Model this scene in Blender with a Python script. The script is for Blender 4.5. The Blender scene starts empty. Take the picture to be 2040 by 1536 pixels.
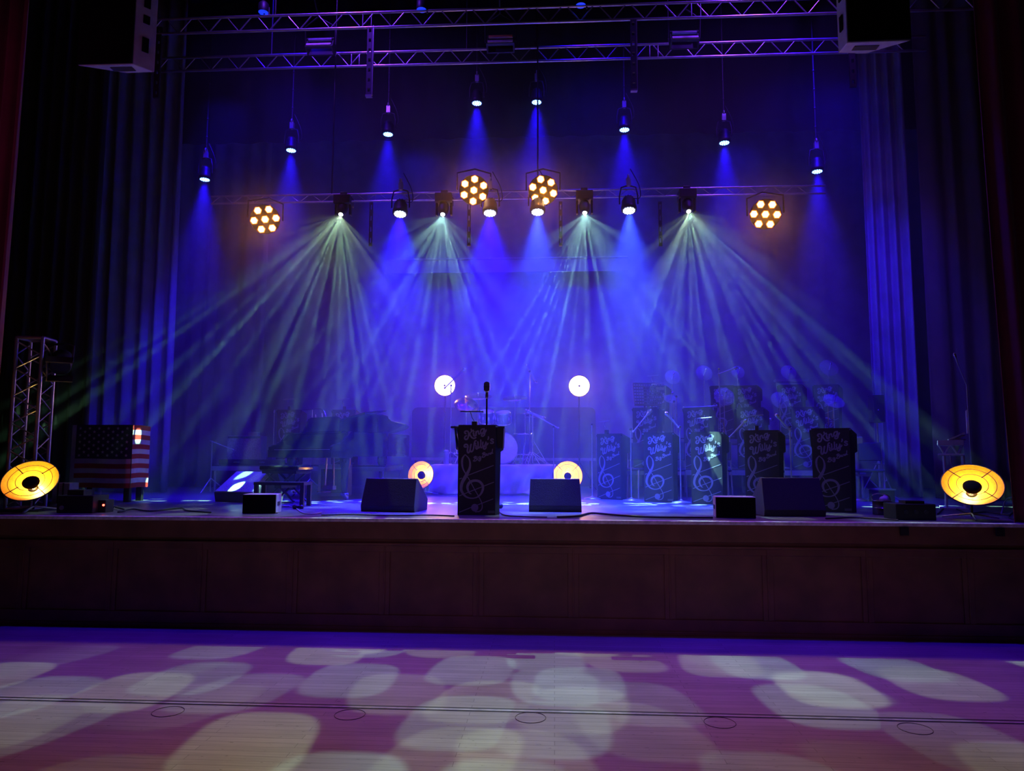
import bpy, math, random
from mathutils import Vector, Matrix
random.seed(7)
S = bpy.context.scene
COL = S.collection
PI = math.pi
R = math.radians

# ------------------------------------------------------------------ camera
F = 1450.0
CAM = Vector((0.0, -7.6, 1.79))
PITCH, YAW, ROLL = math.atan(141 / F), R(3.3), R(0.19)
cd = bpy.data.cameras.new('camera')
cam = bpy.data.objects.new('camera', cd)
COL.objects.link(cam)
cd.sensor_fit = 'HORIZONTAL'; cd.sensor_width = 36.0
cd.lens = 36.0 * F / 2040.0
cd.clip_start = 0.05; cd.clip_end = 200
RM = Matrix.Rotation(YAW, 3, 'Z') @ Matrix.Rotation(PI / 2 + PITCH, 3, 'X') @ Matrix.Rotation(ROLL, 3, 'Z')
cam.matrix_world = Matrix.Translation(CAM) @ RM.to_4x4()
S.camera = cam
SZ = 1.14                       # height of the stage floor above the hall floor
HAZE = 0.028

def ray(px, py):
    return RM @ Vector(((px - 1020) / F, -(py - 768) / F, -1.0))
def at(px, py, Y):              # point on the plane y = Y seen at the pixel
    d = ray(px, py)
    return CAM + d * ((Y - CAM.y) / d.y)
def onz(px, py, z):             # point on the plane z seen at the pixel
    d = ray(px, py)
    return CAM + d * ((z - CAM.z) / d.z)

# ------------------------------------------------------------------ materials
def mat(name, col, rough=0.6, metal=0.0, emit=None, estr=0.0, noise=0.12, nscale=9.0, bump=0.0, spec=None, alpha=None, trans=0.0):
    m = bpy.data.materials.new(name); m.use_nodes = True
    nt = m.node_tree; b = nt.nodes['Principled BSDF']
    b.inputs['Roughness'].default_value = rough
    b.inputs['Metallic'].default_value = metal
    if spec is not None: b.inputs['Specular IOR Level'].default_value = spec
    if trans: b.inputs['Transmission Weight'].default_value = trans
    tc = nt.nodes.new('ShaderNodeTexCoord')
    nz = nt.nodes.new('ShaderNodeTexNoise'); nz.inputs['Scale'].default_value = nscale; nz.inputs['Detail'].default_value = 3
    nt.links.new(tc.outputs['Object'], nz.inputs['Vector'])
    rp = nt.nodes.new('ShaderNodeValToRGB')
    c = Vector(col)
    rp.color_ramp.elements[0].position = 0.3; rp.color_ramp.elements[1].position = 0.7
    rp.color_ramp.elements[0].color = tuple(c * (1 - noise)) + (1,)
    rp.color_ramp.elements[1].color = tuple(min(1, v) for v in c * (1 + noise)) + (1,)
    nt.links.new(nz.outputs['Fac'], rp.inputs['Fac'])
    nt.links.new(rp.outputs['Color'], b.inputs['Base Color'])
    if bump:
        bp = nt.nodes.new('ShaderNodeBump'); bp.inputs['Strength'].default_value = bump; bp.inputs['Distance'].default_value = 0.01
        nt.links.new(nz.outputs['Fac'], bp.inputs['Height']); nt.links.new(bp.outputs['Normal'], b.inputs['Normal'])
    if emit:
        b.inputs['Emission Color'].default_value = tuple(emit) + (1,)
        b.inputs['Emission Strength'].default_value = estr
    if alpha is not None: b.inputs['Alpha'].default_value = alpha
    return m

MT = {
 'black': mat('black_paint', (.012, .012, .014), .5),
 'blackmatte': mat('black_matte', (.006, .006, .007), .9, spec=.1),
 'cab': mat('textured_cabinet_paint', (.035, .035, .038), .6, bump=.3, nscale=90),
 'grille': mat('speaker_grille', (.05, .05, .055), .55, bump=.5, nscale=140),
 'palegrille': mat('lit_dusty_grille', (.35, .36, .36), .6, bump=.4, nscale=60, noise=.3),  # light from above and some dirt both put into the pale colour
 'pa': mat('grey_paint_violet_bounce', (.5, .47, .58), .6),  # violet bounce from the hall floor put into the grey paint
 'panel': mat('black_board', (.016, .014, .018), .55),
 'print': mat('mauve_print', (.26, .24, .30), .6),
 'sticker': mat('grey_sticker', (.1, .1, .11), .5),
 'alu': mat('aluminium_tube', (.55, .55, .57), .28, .9),
 'chrome': mat('chrome', (.8, .8, .82), .12, 1.0),
 'palemetal': mat('pale_satin_metal', (.62, .62, .66), .35, .1),
 'steel': mat('painted_steel', (.42, .42, .45), .3, .5),
 'gloss': mat('gloss_black_lacquer', (.01, .01, .012), .08),
 'ivory': mat('ivory_keys', (.6, .58, .5), .3),
 'wood': mat('brown_painted_wood', (.20, .09, .04), .5, noise=.25, nscale=3, bump=.1),
 'edge': mat('worn_stage_nosing', (.8, .76, .74), .4, noise=.25, nscale=20),
 'white': mat('white_sheet', (.75, .75, .78), .8, noise=.05),
 'whitestripe': mat('white_cotton', (.7, .68, .7), .8),
 'redstripe': mat('red_cotton', (.45, .015, .02), .8),
 'navy': mat('navy_cotton', (.01, .012, .045), .8),
 'gold': mat('hammered_gold_reflector', (1.0, .45, .05), .42, .3, noise=.12, nscale=30, bump=.25),
 'cymbal': mat('bronze_cymbal', (.75, .55, .28), .25, 1.0),
 'brass': mat('brass', (.85, .65, .3), .2, 1.0),
 'shell': mat('drum_shell_lacquer', (.1, .1, .25), .15),
 'head': mat('drum_head', (.85, .85, .85), .35),
 'plastic': mat('clear_plastic', (.7, .75, .85), .15, alpha=.22),
 'ceil': mat('dark_ceiling', (.01, .009, .01), .9),
 'wall': mat('dark_wall_paint', (.014, .012, .014), .9),
 'deck': mat('riser_deck', (.05, .045, .045), .5),
 'board': mat('dark_flat_board', (.05, .05, .06), .6),
 'cable': mat('rubber_cable', (.02, .02, .022), .45),
 'cablelight': mat('pale_cable', (.4, .4, .42), .4),
 'seat': mat('seat_fabric', (.03, .03, .05), .8),
 'blueled': mat('blue_diode', (.1, .1, .3), .3, emit=(.12, .32, 1.0), estr=14),
 'bluerim': mat('blue_lens_rim', (.02, .02, .3), .3, emit=(.01, .04, 1.0), estr=1.2),
 'whiteled': mat('white_blue_diode', (.5, .5, .8), .3, emit=(.75, .85, 1.0), estr=16),
 'amber': mat('amber_cell', (.8, .5, .2), .3, emit=(1.0, .60, .24), estr=13),
 'amberfringe': mat('amber_glow_fringe', (.3, .1, .02), .5, emit=(1.0, .16, .0), estr=2.6),  # orange fringe of glow around each cell, painted as emission
 'beamlens': mat('beam_lens', (.8, 1, 1), .3, emit=(.85, 1.0, .92), estr=30),
 'bulb': mat('hot_filament_bulb', (1, .7, .3), .3, emit=(1.0, .62, .24), estr=60),
 'reddot': mat('red_indicator', (.5, .02, .02), .3, emit=(1, .08, .05), estr=8),
 'bluedot': mat('blue_indicator', (.02, .1, .5), .3, emit=(.02, .25, 1), estr=2),
 'floodglass': mat('flood_glass', (.75, .6, .65), .25, noise=.2),
 'floodorange': mat('amber_reflection', (.85, .4, .1), .4),  # reflected amber light put into the colour of the inner strip
}

def cloth_mat(name, col, rough=.85):
    m = mat(name, col, rough, noise=.15, nscale=3, bump=.1)
    m.node_tree.nodes['Principled BSDF'].inputs['Sheen Weight'].default_value = .2
    return m
MT['redcurtain'] = cloth_mat('crimson_velvet', (.15, .008, .035))
MT['bluecurtain'] = cloth_mat('grey_drape', (.34, .33, .38))
MT['backdrop'] = cloth_mat('backdrop_cloth', (.26, .25, .30))
MT['blackcurtain'] = cloth_mat('black_drape', (.02, .016, .02))

def plank_mat(name, c1, c2, cm, bw, rh, rough, bump=.25, swap=False, stain=.25):
    m = bpy.data.materials.new(name); m.use_nodes = True
    nt = m.node_tree; b = nt.nodes['Principled BSDF']; b.inputs['Roughness'].default_value = rough
    L = nt.links.new
    tc = nt.nodes.new('ShaderNodeTexCoord')
    br = nt.nodes.new('ShaderNodeTexBrick')
    br.inputs['Color1'].default_value = tuple(c1) + (1,); br.inputs['Color2'].default_value = tuple(c2) + (1,)
    br.inputs['Mortar'].default_value = tuple(cm) + (1,)
    br.inputs['Scale'].default_value = 1.0; br.inputs['Brick Width'].default_value = bw; br.inputs['Row Height'].default_value = rh
    br.inputs['Mortar Size'].default_value = .0022; br.offset = .37; br.inputs['Bias'].default_value = 0
    L(tc.outputs['Object'], br.inputs['Vector'])
    mp = nt.nodes.new('ShaderNodeMapping'); mp.inputs['Scale'].default_value = (1.2, 22, 1)
    L(tc.outputs['Object'], mp.inputs['Vector'])
    nz = nt.nodes.new('ShaderNodeTexNoise'); nz.inputs['Scale'].default_value = 2.5; nz.inputs['Detail'].default_value = 6
    L(mp.outputs['Vector'], nz.inputs['Vector'])
    n2 = nt.nodes.new('ShaderNodeTexNoise'); n2.inputs['Scale'].default_value = 1.1; n2.inputs['Detail'].default_value = 5
    L(tc.outputs['Object'], n2.inputs['Vector'])
    rp = nt.nodes.new('ShaderNodeValToRGB'); rp.color_ramp.elements[0].position = .3; rp.color_ramp.elements[1].position = .75
    rp.color_ramp.elements[0].color = (1 - stain,) * 3 + (1,); rp.color_ramp.elements[1].color = (1.0, 1.0, 1.0, 1)
    L(nz.outputs['Fac'], rp.inputs['Fac'])
    mx = nt.nodes.new('ShaderNodeMixRGB'); mx.blend_type = 'MULTIPLY'; mx.inputs['Fac'].default_value = 1
    L(br.outputs['Color'], mx.inputs['Color1']); L(rp.outputs['Color'], mx.inputs['Color2'])
    rp2 = nt.nodes.new('ShaderNodeValToRGB'); rp2.color_ramp.elements[0].position = .35; rp2.color_ramp.elements[1].position = .6
    rp2.color_ramp.elements[0].color = (.8, .8, .8, 1); rp2.color_ramp.elements[1].color = (1, 1, 1, 1)
    L(n2.outputs['Fac'], rp2.inputs['Fac'])
    m2 = nt.nodes.new('ShaderNodeMixRGB'); m2.blend_type = 'MULTIPLY'; m2.inputs['Fac'].default_value = 1
    L(mx.outputs['Color'], m2.inputs['Color1']); L(rp2.outputs['Color'], m2.inputs['Color2'])
    # small dark scuffs
    mp3 = nt.nodes.new('ShaderNodeMapping'); mp3.inputs['Scale'].default_value = (2.5, 9, 1)
    L(tc.outputs['Object'], mp3.inputs['Vector'])
    n3 = nt.nodes.new('ShaderNodeTexNoise'); n3.inputs['Scale'].default_value = 6; n3.inputs['Detail'].default_value = 8
    L(mp3.outputs['Vector'], n3.inputs['Vector'])
    rp3 = nt.nodes.new('ShaderNodeValToRGB'); rp3.color_ramp.elements[0].position = .29; rp3.color_ramp.elements[1].position = .33
    rp3.color_ramp.elements[0].color = (.3, .28, .28, 1); rp3.color_ramp.elements[1].color = (1, 1, 1, 1)
    L(n3.outputs['Fac'], rp3.inputs['Fac'])
    m3 = nt.nodes.new('ShaderNodeMixRGB'); m3.blend_type = 'MULTIPLY'; m3.inputs['Fac'].default_value = 1
    L(m2.outputs['Color'], m3.inputs['Color1']); L(rp3.outputs['Color'], m3.inputs['Color2'])
    L(m3.outputs['Color'], b.inputs['Base Color'])
    bp = nt.nodes.new('ShaderNodeBump'); bp.inputs['Strength'].default_value = bump; bp.inputs['Distance'].default_value = .004
    L(m3.outputs['Color'], bp.inputs['Height']); L(bp.outputs['Normal'], b.inputs['Normal'])
    return m
MT['hallfloor'] = plank_mat('pale_maple_strip_floor', (.60, .54, .47), (.50, .44, .38), (.30, .25, .21), 1.6, .07, .42, bump=.12)
MT['stagefloor'] = plank_mat('worn_stage_boards', (.30, .27, .27), (.20, .18, .18), (.03, .03, .03), 3.0, .11, .30, stain=.6)

# ------------------------------------------------------------------ mesh builder
class MB:
    def __init__(s): s.v = []; s.f = []; s.m = []; s.i = 0; s.X = Matrix.Identity(4); s.sm = []
    def mi(s, i): s.i = i; return s
    def add(s, vs, fs, smooth=False):
        o = len(s.v)
        s.v += [s.X @ Vector(v) for v in vs]
        for f in fs:
            s.f.append([o + k for k in f]); s.m.append(s.i); s.sm.append(smooth)
        return s
    def box(s, c, d, rot=None):
        x, y, z = d[0] / 2, d[1] / 2, d[2] / 2
        vs = [Vector((a, b, e)) for a in (-x, x) for b in (-y, y) for e in (-z, z)]
        if rot is not None: vs = [rot @ v for v in vs]
        vs = [v + Vector(c) for v in vs]
        return s.add(vs, [(0, 1, 3, 2), (4, 6, 7, 5), (0, 4, 5, 1), (2, 3, 7, 6), (0, 2, 6, 4), (1, 5, 7, 3)])
    def bb(s, a, b):
        return s.box([(a[i] + b[i]) / 2 for i in range(3)], [abs(b[i] - a[i]) for i in range(3)])
    def tube(s, a, b, r, r2=None, n=10):
        return s.path([a, b], r, n, r2)
    def path(s, pts, r, n=6, r2=None):
        pts = [Vector(p) for p in pts]; k = len(pts); vs = []; fs = []
        up = None
        for i, p in enumerate(pts):
            t = (pts[min(i + 1, k - 1)] - pts[max(i - 1, 0)])
            if t.length < 1e-9: t = Vector((0, 0, 1))
            t.normalize()
            if up is None: up = Vector((0, 0, 1)) if abs(t.z) < .9 else Vector((1, 0, 0))
            a = t.cross(up).normalized(); b = t.cross(a).normalized(); up = -b if (-b).dot(up) > 0 else b
            b = t.cross(a)
            rr = r if r2 is None else r + (r2 - r) * i / (k - 1)
            for j in range(n):
                q = 2 * PI * j / n
                vs.append(p + (a * math.cos(q) + b * math.sin(q)) * rr)
        for i in range(k - 1):
            for j in range(n):
                j2 = (j + 1) % n
                fs.append((i * n + j, i * n + j2, (i + 1) * n + j2, (i + 1) * n + j))
        s.add(vs, fs, True)
        s.add(vs[:n], [tuple(range(n))]); s.add(vs[-n:], [tuple(range(n))])
        return s
    def lathe(s, prof, n=24, M=None, caps=True):
        M = M or Matrix.Identity(4); vs = []; fs = []
        for (r, z) in prof:
            for j in range(n):
                q = 2 * PI * j / n
                vs.append(M @ Vector((r * math.cos(q), r * math.sin(q), z)))
        k = len(prof)
        for i in range(k - 1):
            for j in range(n):
                j2 = (j + 1) % n
                fs.append((i * n + j, i * n + j2, (i + 1) * n + j2, (i + 1) * n + j))
        s.add(vs, fs, True)
        if caps:
            for i in (0, k - 1):
                if prof[i][0] > 1e-4: s.add(vs[i * n:(i + 1) * n], [tuple(range(n))])
        return s
    def ball(s, c, r, n=12, sc=(1, 1, 1)):
        prof = [(max(1e-5, r * math.sin(PI * i / 8)), -r * math.cos(PI * i / 8)) for i in range(9)]
        return s.lathe(prof, n, Matrix.Translation(Vector(c)) @ Matrix.Diagonal((*sc, 1)), False)
    def prism(s, poly, depth, M=None):    # polygon in local XY extruded along +Z
        M = M or Matrix.Identity(4); n = len(poly)
        vs = [M @ Vector((x, y, 0)) for x, y in poly] + [M @ Vector((x, y, depth)) for x, y in poly]
        fs = [tuple(range(n))[::-1], tuple(range(n, 2 * n))] + [(i, (i + 1) % n, n + (i + 1) % n, n + i) for i in range(n)]
        return s.add(vs, fs)
    def torus(s, R0, r, M=None, n=28, k=6):
        M = M or Matrix.Identity(4); vs = []; fs = []
        for i in range(n):
            a = 2 * PI * i / n
            for j in range(k):
                b = 2 * PI * j / k; q = R0 + r * math.cos(b)
                vs.append(M @ Vector((q * math.cos(a), q * math.sin(a), r * math.sin(b))))
        for i in range(n):
            for j in range(k):
                fs.append((i * k + j, ((i + 1) % n) * k + j, ((i + 1) % n) * k + (j + 1) % k, i * k + (j + 1) % k))
        return s.add(vs, fs, True)
    def build(s, name, mats, parent=None, bevel=0, label=None, kind=None, solid=0, sub=0):
        me = bpy.data.meshes.new(name); me.from_pydata([tuple(v) for v in s.v], [], s.f)
        for m in (mats if isinstance(mats, (list, tuple)) else [mats]): me.materials.append(MT[m] if isinstance(m, str) else m)
        me.polygons.foreach_set('material_index', s.m); me.polygons.foreach_set('use_smooth', s.sm)
        me.validate(); me.update()
        o = bpy.data.objects.new(name, me); COL.objects.link(o)
        if parent: o.parent = parent
        if bevel:
            b = o.modifiers.new('bevel', 'BEVEL'); b.width = bevel; b.segments = 2; b.limit_method = 'ANGLE'
        if solid:
            b = o.modifiers.new('solid', 'SOLIDIFY'); b.thickness = solid
        if label: o['label'] = label
        if kind: o['kind'] = kind
        return o
Tm = Matrix.Translation
def Rx(a): return Matrix.Rotation(a, 4, 'X')
def Ry(a): return Matrix.Rotation(a, 4, 'Y')
def Rz(a): return Matrix.Rotation(a, 4, 'Z')
def aim(p, d):      # matrix at p whose +Z points along d
    return Tm(Vector(p)) @ Vector(d).to_track_quat('Z', 'Y').to_matrix().to_4x4()

def tag(o, label, cat, group=None, kind=None):
    o['label'] = label
    if cat: o['category'] = cat
    if group: o['group'] = group
    if kind: o['kind'] = kind
    return o
def thing(name, label, cat, loc=(0, 0, 0), rz=0, group=None, kind=None):
    o = bpy.data.objects.new(name, None); COL.objects.link(o); o.empty_display_size = .1
    o.location = loc; o.rotation_euler = (0, 0, rz)
    return tag(o, label, cat, group, kind)
def copy_tree(o, parent=None):
    c = o.copy(); COL.objects.link(c)
    if parent: c.parent = parent
    for ch in list(o.children): copy_tree(ch, c)
    return c
def dup(proto, label, loc, rz=0, group=None, used=set()):
    """first call places the prototype itself, later calls place copies"""
    if proto.name not in used:
        used.add(proto.name); o = proto
    else:
        o = copy_tree(proto)
    o.location = loc; o.rotation_euler = (0, 0, rz); o['label'] = label
    if group: o['group'] = group
    return o
def st(o, label=None):
    o['kind'] = 'structure'
    if label: o['label'] = label
    return o
def catmull(pts, k=6):
    out = []
    n = len(pts)
    for i in range(n - 1):
        p0, p1, p2, p3 = pts[max(i - 1, 0)], pts[i], pts[i + 1], pts[min(i + 2, n - 1)]
        for j in range(k):
            t = j / k
            out.append(tuple(.5 * ((2 * b) + (c - a) * t + (2 * a - 5 * b + 4 * c - d) * t * t + (-a + 3 * b - 3 * c + d) * t ** 3) for a, b, c, d in zip(p0, p1, p2, p3)))
    out.append(tuple(pts[-1]))
    return out

# ================================================================== SETTING
m = MB(); m.bb((-14, -14, -.1), (14, 0.3, 0)); st(m.build('floor', 'hallfloor'), 'pale strip wood dance floor below the stage')
m = MB(); m.bb((-9, 0.02, SZ - .06), (9, 9.6, SZ)); st(m.build('floor_stage', 'stagefloor'), 'worn dark stage boards')
m = MB(); m.bb((-9, -.03, SZ - .035), (9, .03, SZ + .002)); st(m.build('trim_1', 'edge', bevel=.006), 'pale worn nosing along the stage front edge')
# panelled stage front
m = MB()
m.bb((-9, .02, 0), (9, .1, SZ - .05))
m.bb((-9, -.005, .93), (9, .02, SZ - .035))
m.bb((-9, -.02, .865), (9, .02, .89))
m.bb((-9, .0, .80), (9, .02, .865))
m.bb((-9, .0, .0), (9, .02, .16))
m.bb((-9, -.012, .0), (9, .02, .045))
for i in range(-10, 11):
    x = -.78 + i * .975
    if abs(x) < 8.9: m.bb((x - .055, .004, .16), (x + .055, .02, .80)); m.bb((x - .008, -.006, .16), (x + .008, .02, .865))
st(m.build('wall_front', 'wood', bevel=.004), 'brown panelled stage front')
m = MB(); m.bb((-9, 9.0, 0), (9, 9.2, 10.5)); st(m.build('wall_back', 'wall'))
m = MB(); m.bb((-9.2, .3, 0), (-9, 9.2, 10.5)); st(m.build('wall_left', 'wall'))
m = MB(); m.bb((9, .3, 0), (9.2, 9.2, 10.5)); st(m.build('wall_right', 'wall'))
m = MB(); m.bb((-14, -14, 10.5), (14, 9.2, 10.7)); st(m.build('ceiling', 'ceil'))
m = MB(); m.bb((-14, .3, 0), (-6.9, .55, 10.5)); st(m.build('wall_proscenium_left', 'wall'))
m = MB(); m.bb((6.9, .3, 0), (14, .55, 10.5)); st(m.build('wall_proscenium_right', 'wall'))
m = MB(); m.bb((-14, -14, 0), (-13.8, .3, 10.5)); st(m.build('wall_hall_left', 'wall'))
m = MB(); m.bb((13.8, -14, 0), (14, .3, 10.5)); st(m.build('wall_hall_right', 'wall'))

# seams and rings in the dance floor
a, b = onz(0, 1390, 0), onz(2040, 1437, 0)
yy = (a.y + b.y) / 2
m = MB(); m.bb((-9, yy - .012, 0.0), (9, yy + .012, .003)); m.bb((-9, yy - .055, 0), (9, yy - .045, .003))
st(m.build('trim_2', 'black'), 'dark expansion seam across the dance floor')
m = MB(); m.bb((-9, yy - .043, 0), (9, yy - .013, .0035))
st(m.build('trim_3', mat('worn_metal_strip', (.62, .6, .58), .35, .3, noise=.3)), 'worn metal strip in the floor seam')
m = MB(); m.torus(.105, .0018)
ring = tag(m.build('floor_ring', mat('dark_gap', (.12, .08, .07), .7)), '', 'floor plate')
for i, (px, py) in enumerate([(335, 1418), (697, 1424), (1057, 1430), (1434, 1440), (1823, 1452)]):
    p = onz(px, py, 0)
    dup(ring, ['first', 'second', 'middle', 'fourth', 'last'][i] + ' from the left of the five thin round plates outlined in the dance floor',
        (p.x, p.y, .002), 0, 'round plates in the dance floor')

# ------------------------------------------------------------------ curtains
def curtain(x0, y0, x1, y1, z0, z1, amp, nf, seed, flare=0.0, nz=14, ns=None, sway=0.0):
    rnd = random.Random(seed); m = MB()
    L = math.hypot(x1 - x0, y1 - y0); ns = ns or int(nf * 10)
    tx, ty = (x1 - x0) / L, (y1 - y0) / L
    ph = [rnd.uniform(-.5, .5) for _ in range(nf + 2)]; am = [rnd.uniform(.45, 1.2) for _ in range(nf + 2)]
    vs = []
    for k in range(nz + 1):
        z = z0 + (z1 - z0) * k / nz; h = 1 - k / nz
        for i in range(ns + 1):
            t = i / ns; u = t * nf; j = int(u); fr = u - j
            a_ = am[j] * (1 - fr) + am[j + 1] * fr; p_ = ph[j] * (1 - fr) + ph[j + 1] * fr
            d = amp * a_ * math.sin(2 * PI * u + p_ * 2 + .5 * math.sin(3 * h + j)) * (.75 + .5 * h)
            s_ = t * L + sway * h * h
            vs.append((x0 + tx * s_ - ty * d, y0 + ty * s_ + tx * d - flare * h ** 3, z))
    fs = [(k * (ns + 1) + i, k * (ns + 1) + i + 1, (k + 1) * (ns + 1) + i + 1, (k + 1) * (ns + 1) + i) for k in range(nz) for i in range(ns)]
    return m.add(vs, fs, True)

o = curtain(-7.4, .05, -5.97, -.02, SZ + .01, 10.4, .075, 9, 3, sway=-.1).build('house_curtain', 'redcurtain', solid=.006)
tag(o, 'deep crimson pleated house curtain hanging at the left end of the stage', 'curtain', 'crimson house curtains')
o = curtain(4.47, -.02, 7.2, .05, SZ + .01, 10.4, .075, 11, 5, sway=.1).build('house_curtain', 'redcurtain', solid=.006)
tag(o, 'dark crimson house curtain hanging at the right end of the stage', 'curtain', 'crimson house curtains')
# wings, left
pL = at(205, 985, 5.0); pR = at(335, 985, 5.0)
o = curtain(pL.x - .55, 5.0, pR.x - .05, 5.0, SZ + .01, 10.4, .09, 6, 11, flare=.12, sway=.12).build('wing_curtain', 'bluecurtain', solid=.006)
tag(o, 'full height drape with bright blue lit folds behind the flag-covered box', 'curtain', 'wing drapes')
o = curtain(-8.9, 2.9, -7.0, 3.0, SZ + .01, 10.4, .06, 9, 12).build('wing_curtain', 'blackcurtain', solid=.006)
tag(o, 'black wing drape behind the truss tower on the left', 'curtain', 'wing drapes')
pa, pb = at(1748, 990, 5.0), at(1815, 990, 5.0)
o = curtain(pa.x, 5.0, pb.x + .1, 4.8, SZ + .01, 10.4, .08, 4, 14).build('wing_curtain', 'bluecurtain', solid=.006)
tag(o, 'narrow blue lit drape at the right end of the band risers', 'curtain', 'wing drapes')
o = curtain(pb.x + .1, 4.4, 8.9, 3.2, SZ + .01, 10.4, .07, 11, 15).build('wing_curtain', cloth_mat('plum_drape', (.13, .07, .06)), solid=.006)
tag(o, 'wide dark plum drape behind the laptop table on the right', 'curtain', 'wing drapes')
o = curtain(-8.9, 8.3, 8.9, 8.3, SZ + .01, 10.4, .035, 30, 17, ns=400).build('backdrop_curtain', 'backdrop', solid=.006)
tag(o, 'wide softly pleated cloth closing off the back of the stage', 'backdrop')
o = curtain(-8.9, 6.9, pL.x + 1.9, 7.3, SZ + .01, 10.4, .10, 8, 19, flare=.1).build('wing_curtain', 'backdrop', solid=.006)
tag(o, 'dim drape with a gathered hem behind the piano side of the stage', 'curtain', 'wing drapes')
# low border cloth on a batten half way up
b0, b1 = at(770, 520, 8.0), at(1250, 520, 8.0)
m = MB(); m.bb((b0.x, 8.0, b0.z - .28), (b1.x, 8.03, b0.z)); m.tube((b0.x, 8.0, b0.z + .02), (b1.x, 8.0, b0.z + .02), .025)
tag(m.build('border_strip', 'backdrop'), 'flat horizontal cloth strip on a pipe high across the backdrop', 'border')
# black overhead borders
m = MB(); 
o = curtain(-8.9, 5.2, 8.9, 5.2, 7.6, 10.4, .03, 34, 21, ns=300, nz=3).build('border_curtain', 'blackcurtain', solid=.006)
tag(o, 'black overhead border drape above the rear lamps', 'curtain', 'overhead borders')
# dark board in front of the backdrop
c0, c1 = at(822, 812, 7.7), at(1186, 812, 7.7)
w = c1.x - c0.x; h = c0.z - (SZ + .62); r = .12
poly = [(0, 0), (w, 0), (w, h - r)] + [(w - r + r * math.cos(q), h - r + r * math.sin(q)) for q in [R(a) for a in range(0, 91, 15)]] + \
       [(r + r * math.cos(q), h - r + r * math.sin(q)) for q in [R(a) for a in range(90, 181, 15)]]
t = thing('acoustic_screen', 'long low dark screen with rounded upper corners standing behind the drums', 'screen', (c0.x, 7.7, SZ))
m = MB(); m.X = Tm((0, 0, .62)) @ Rx(PI / 2); m.prism(poly, .05); m.build('panel', 'board', t)
m = MB(); m.bb((0, -.06, .56), (w, .02, .62)); m.build('ledge', 'steel', t)
for x in (.1, w / 2, w - .1):
    m = MB(); m.bb((x - .03, -.05, 0), (x + .03, 0, .56)); m.bb((x - .03, -.2, 0), (x + .03, .2, .04)); m.build('leg', 'black', t)
# ================================================================== LIGHTS AND RIG
for k in ('blueled', 'bluerim', 'whiteled', 'amber', 'amberfringe', 'beamlens', 'bulb', 'reddot', 'bluedot'):
    MT[k].cycles.emission_sampling = 'NONE'

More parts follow.
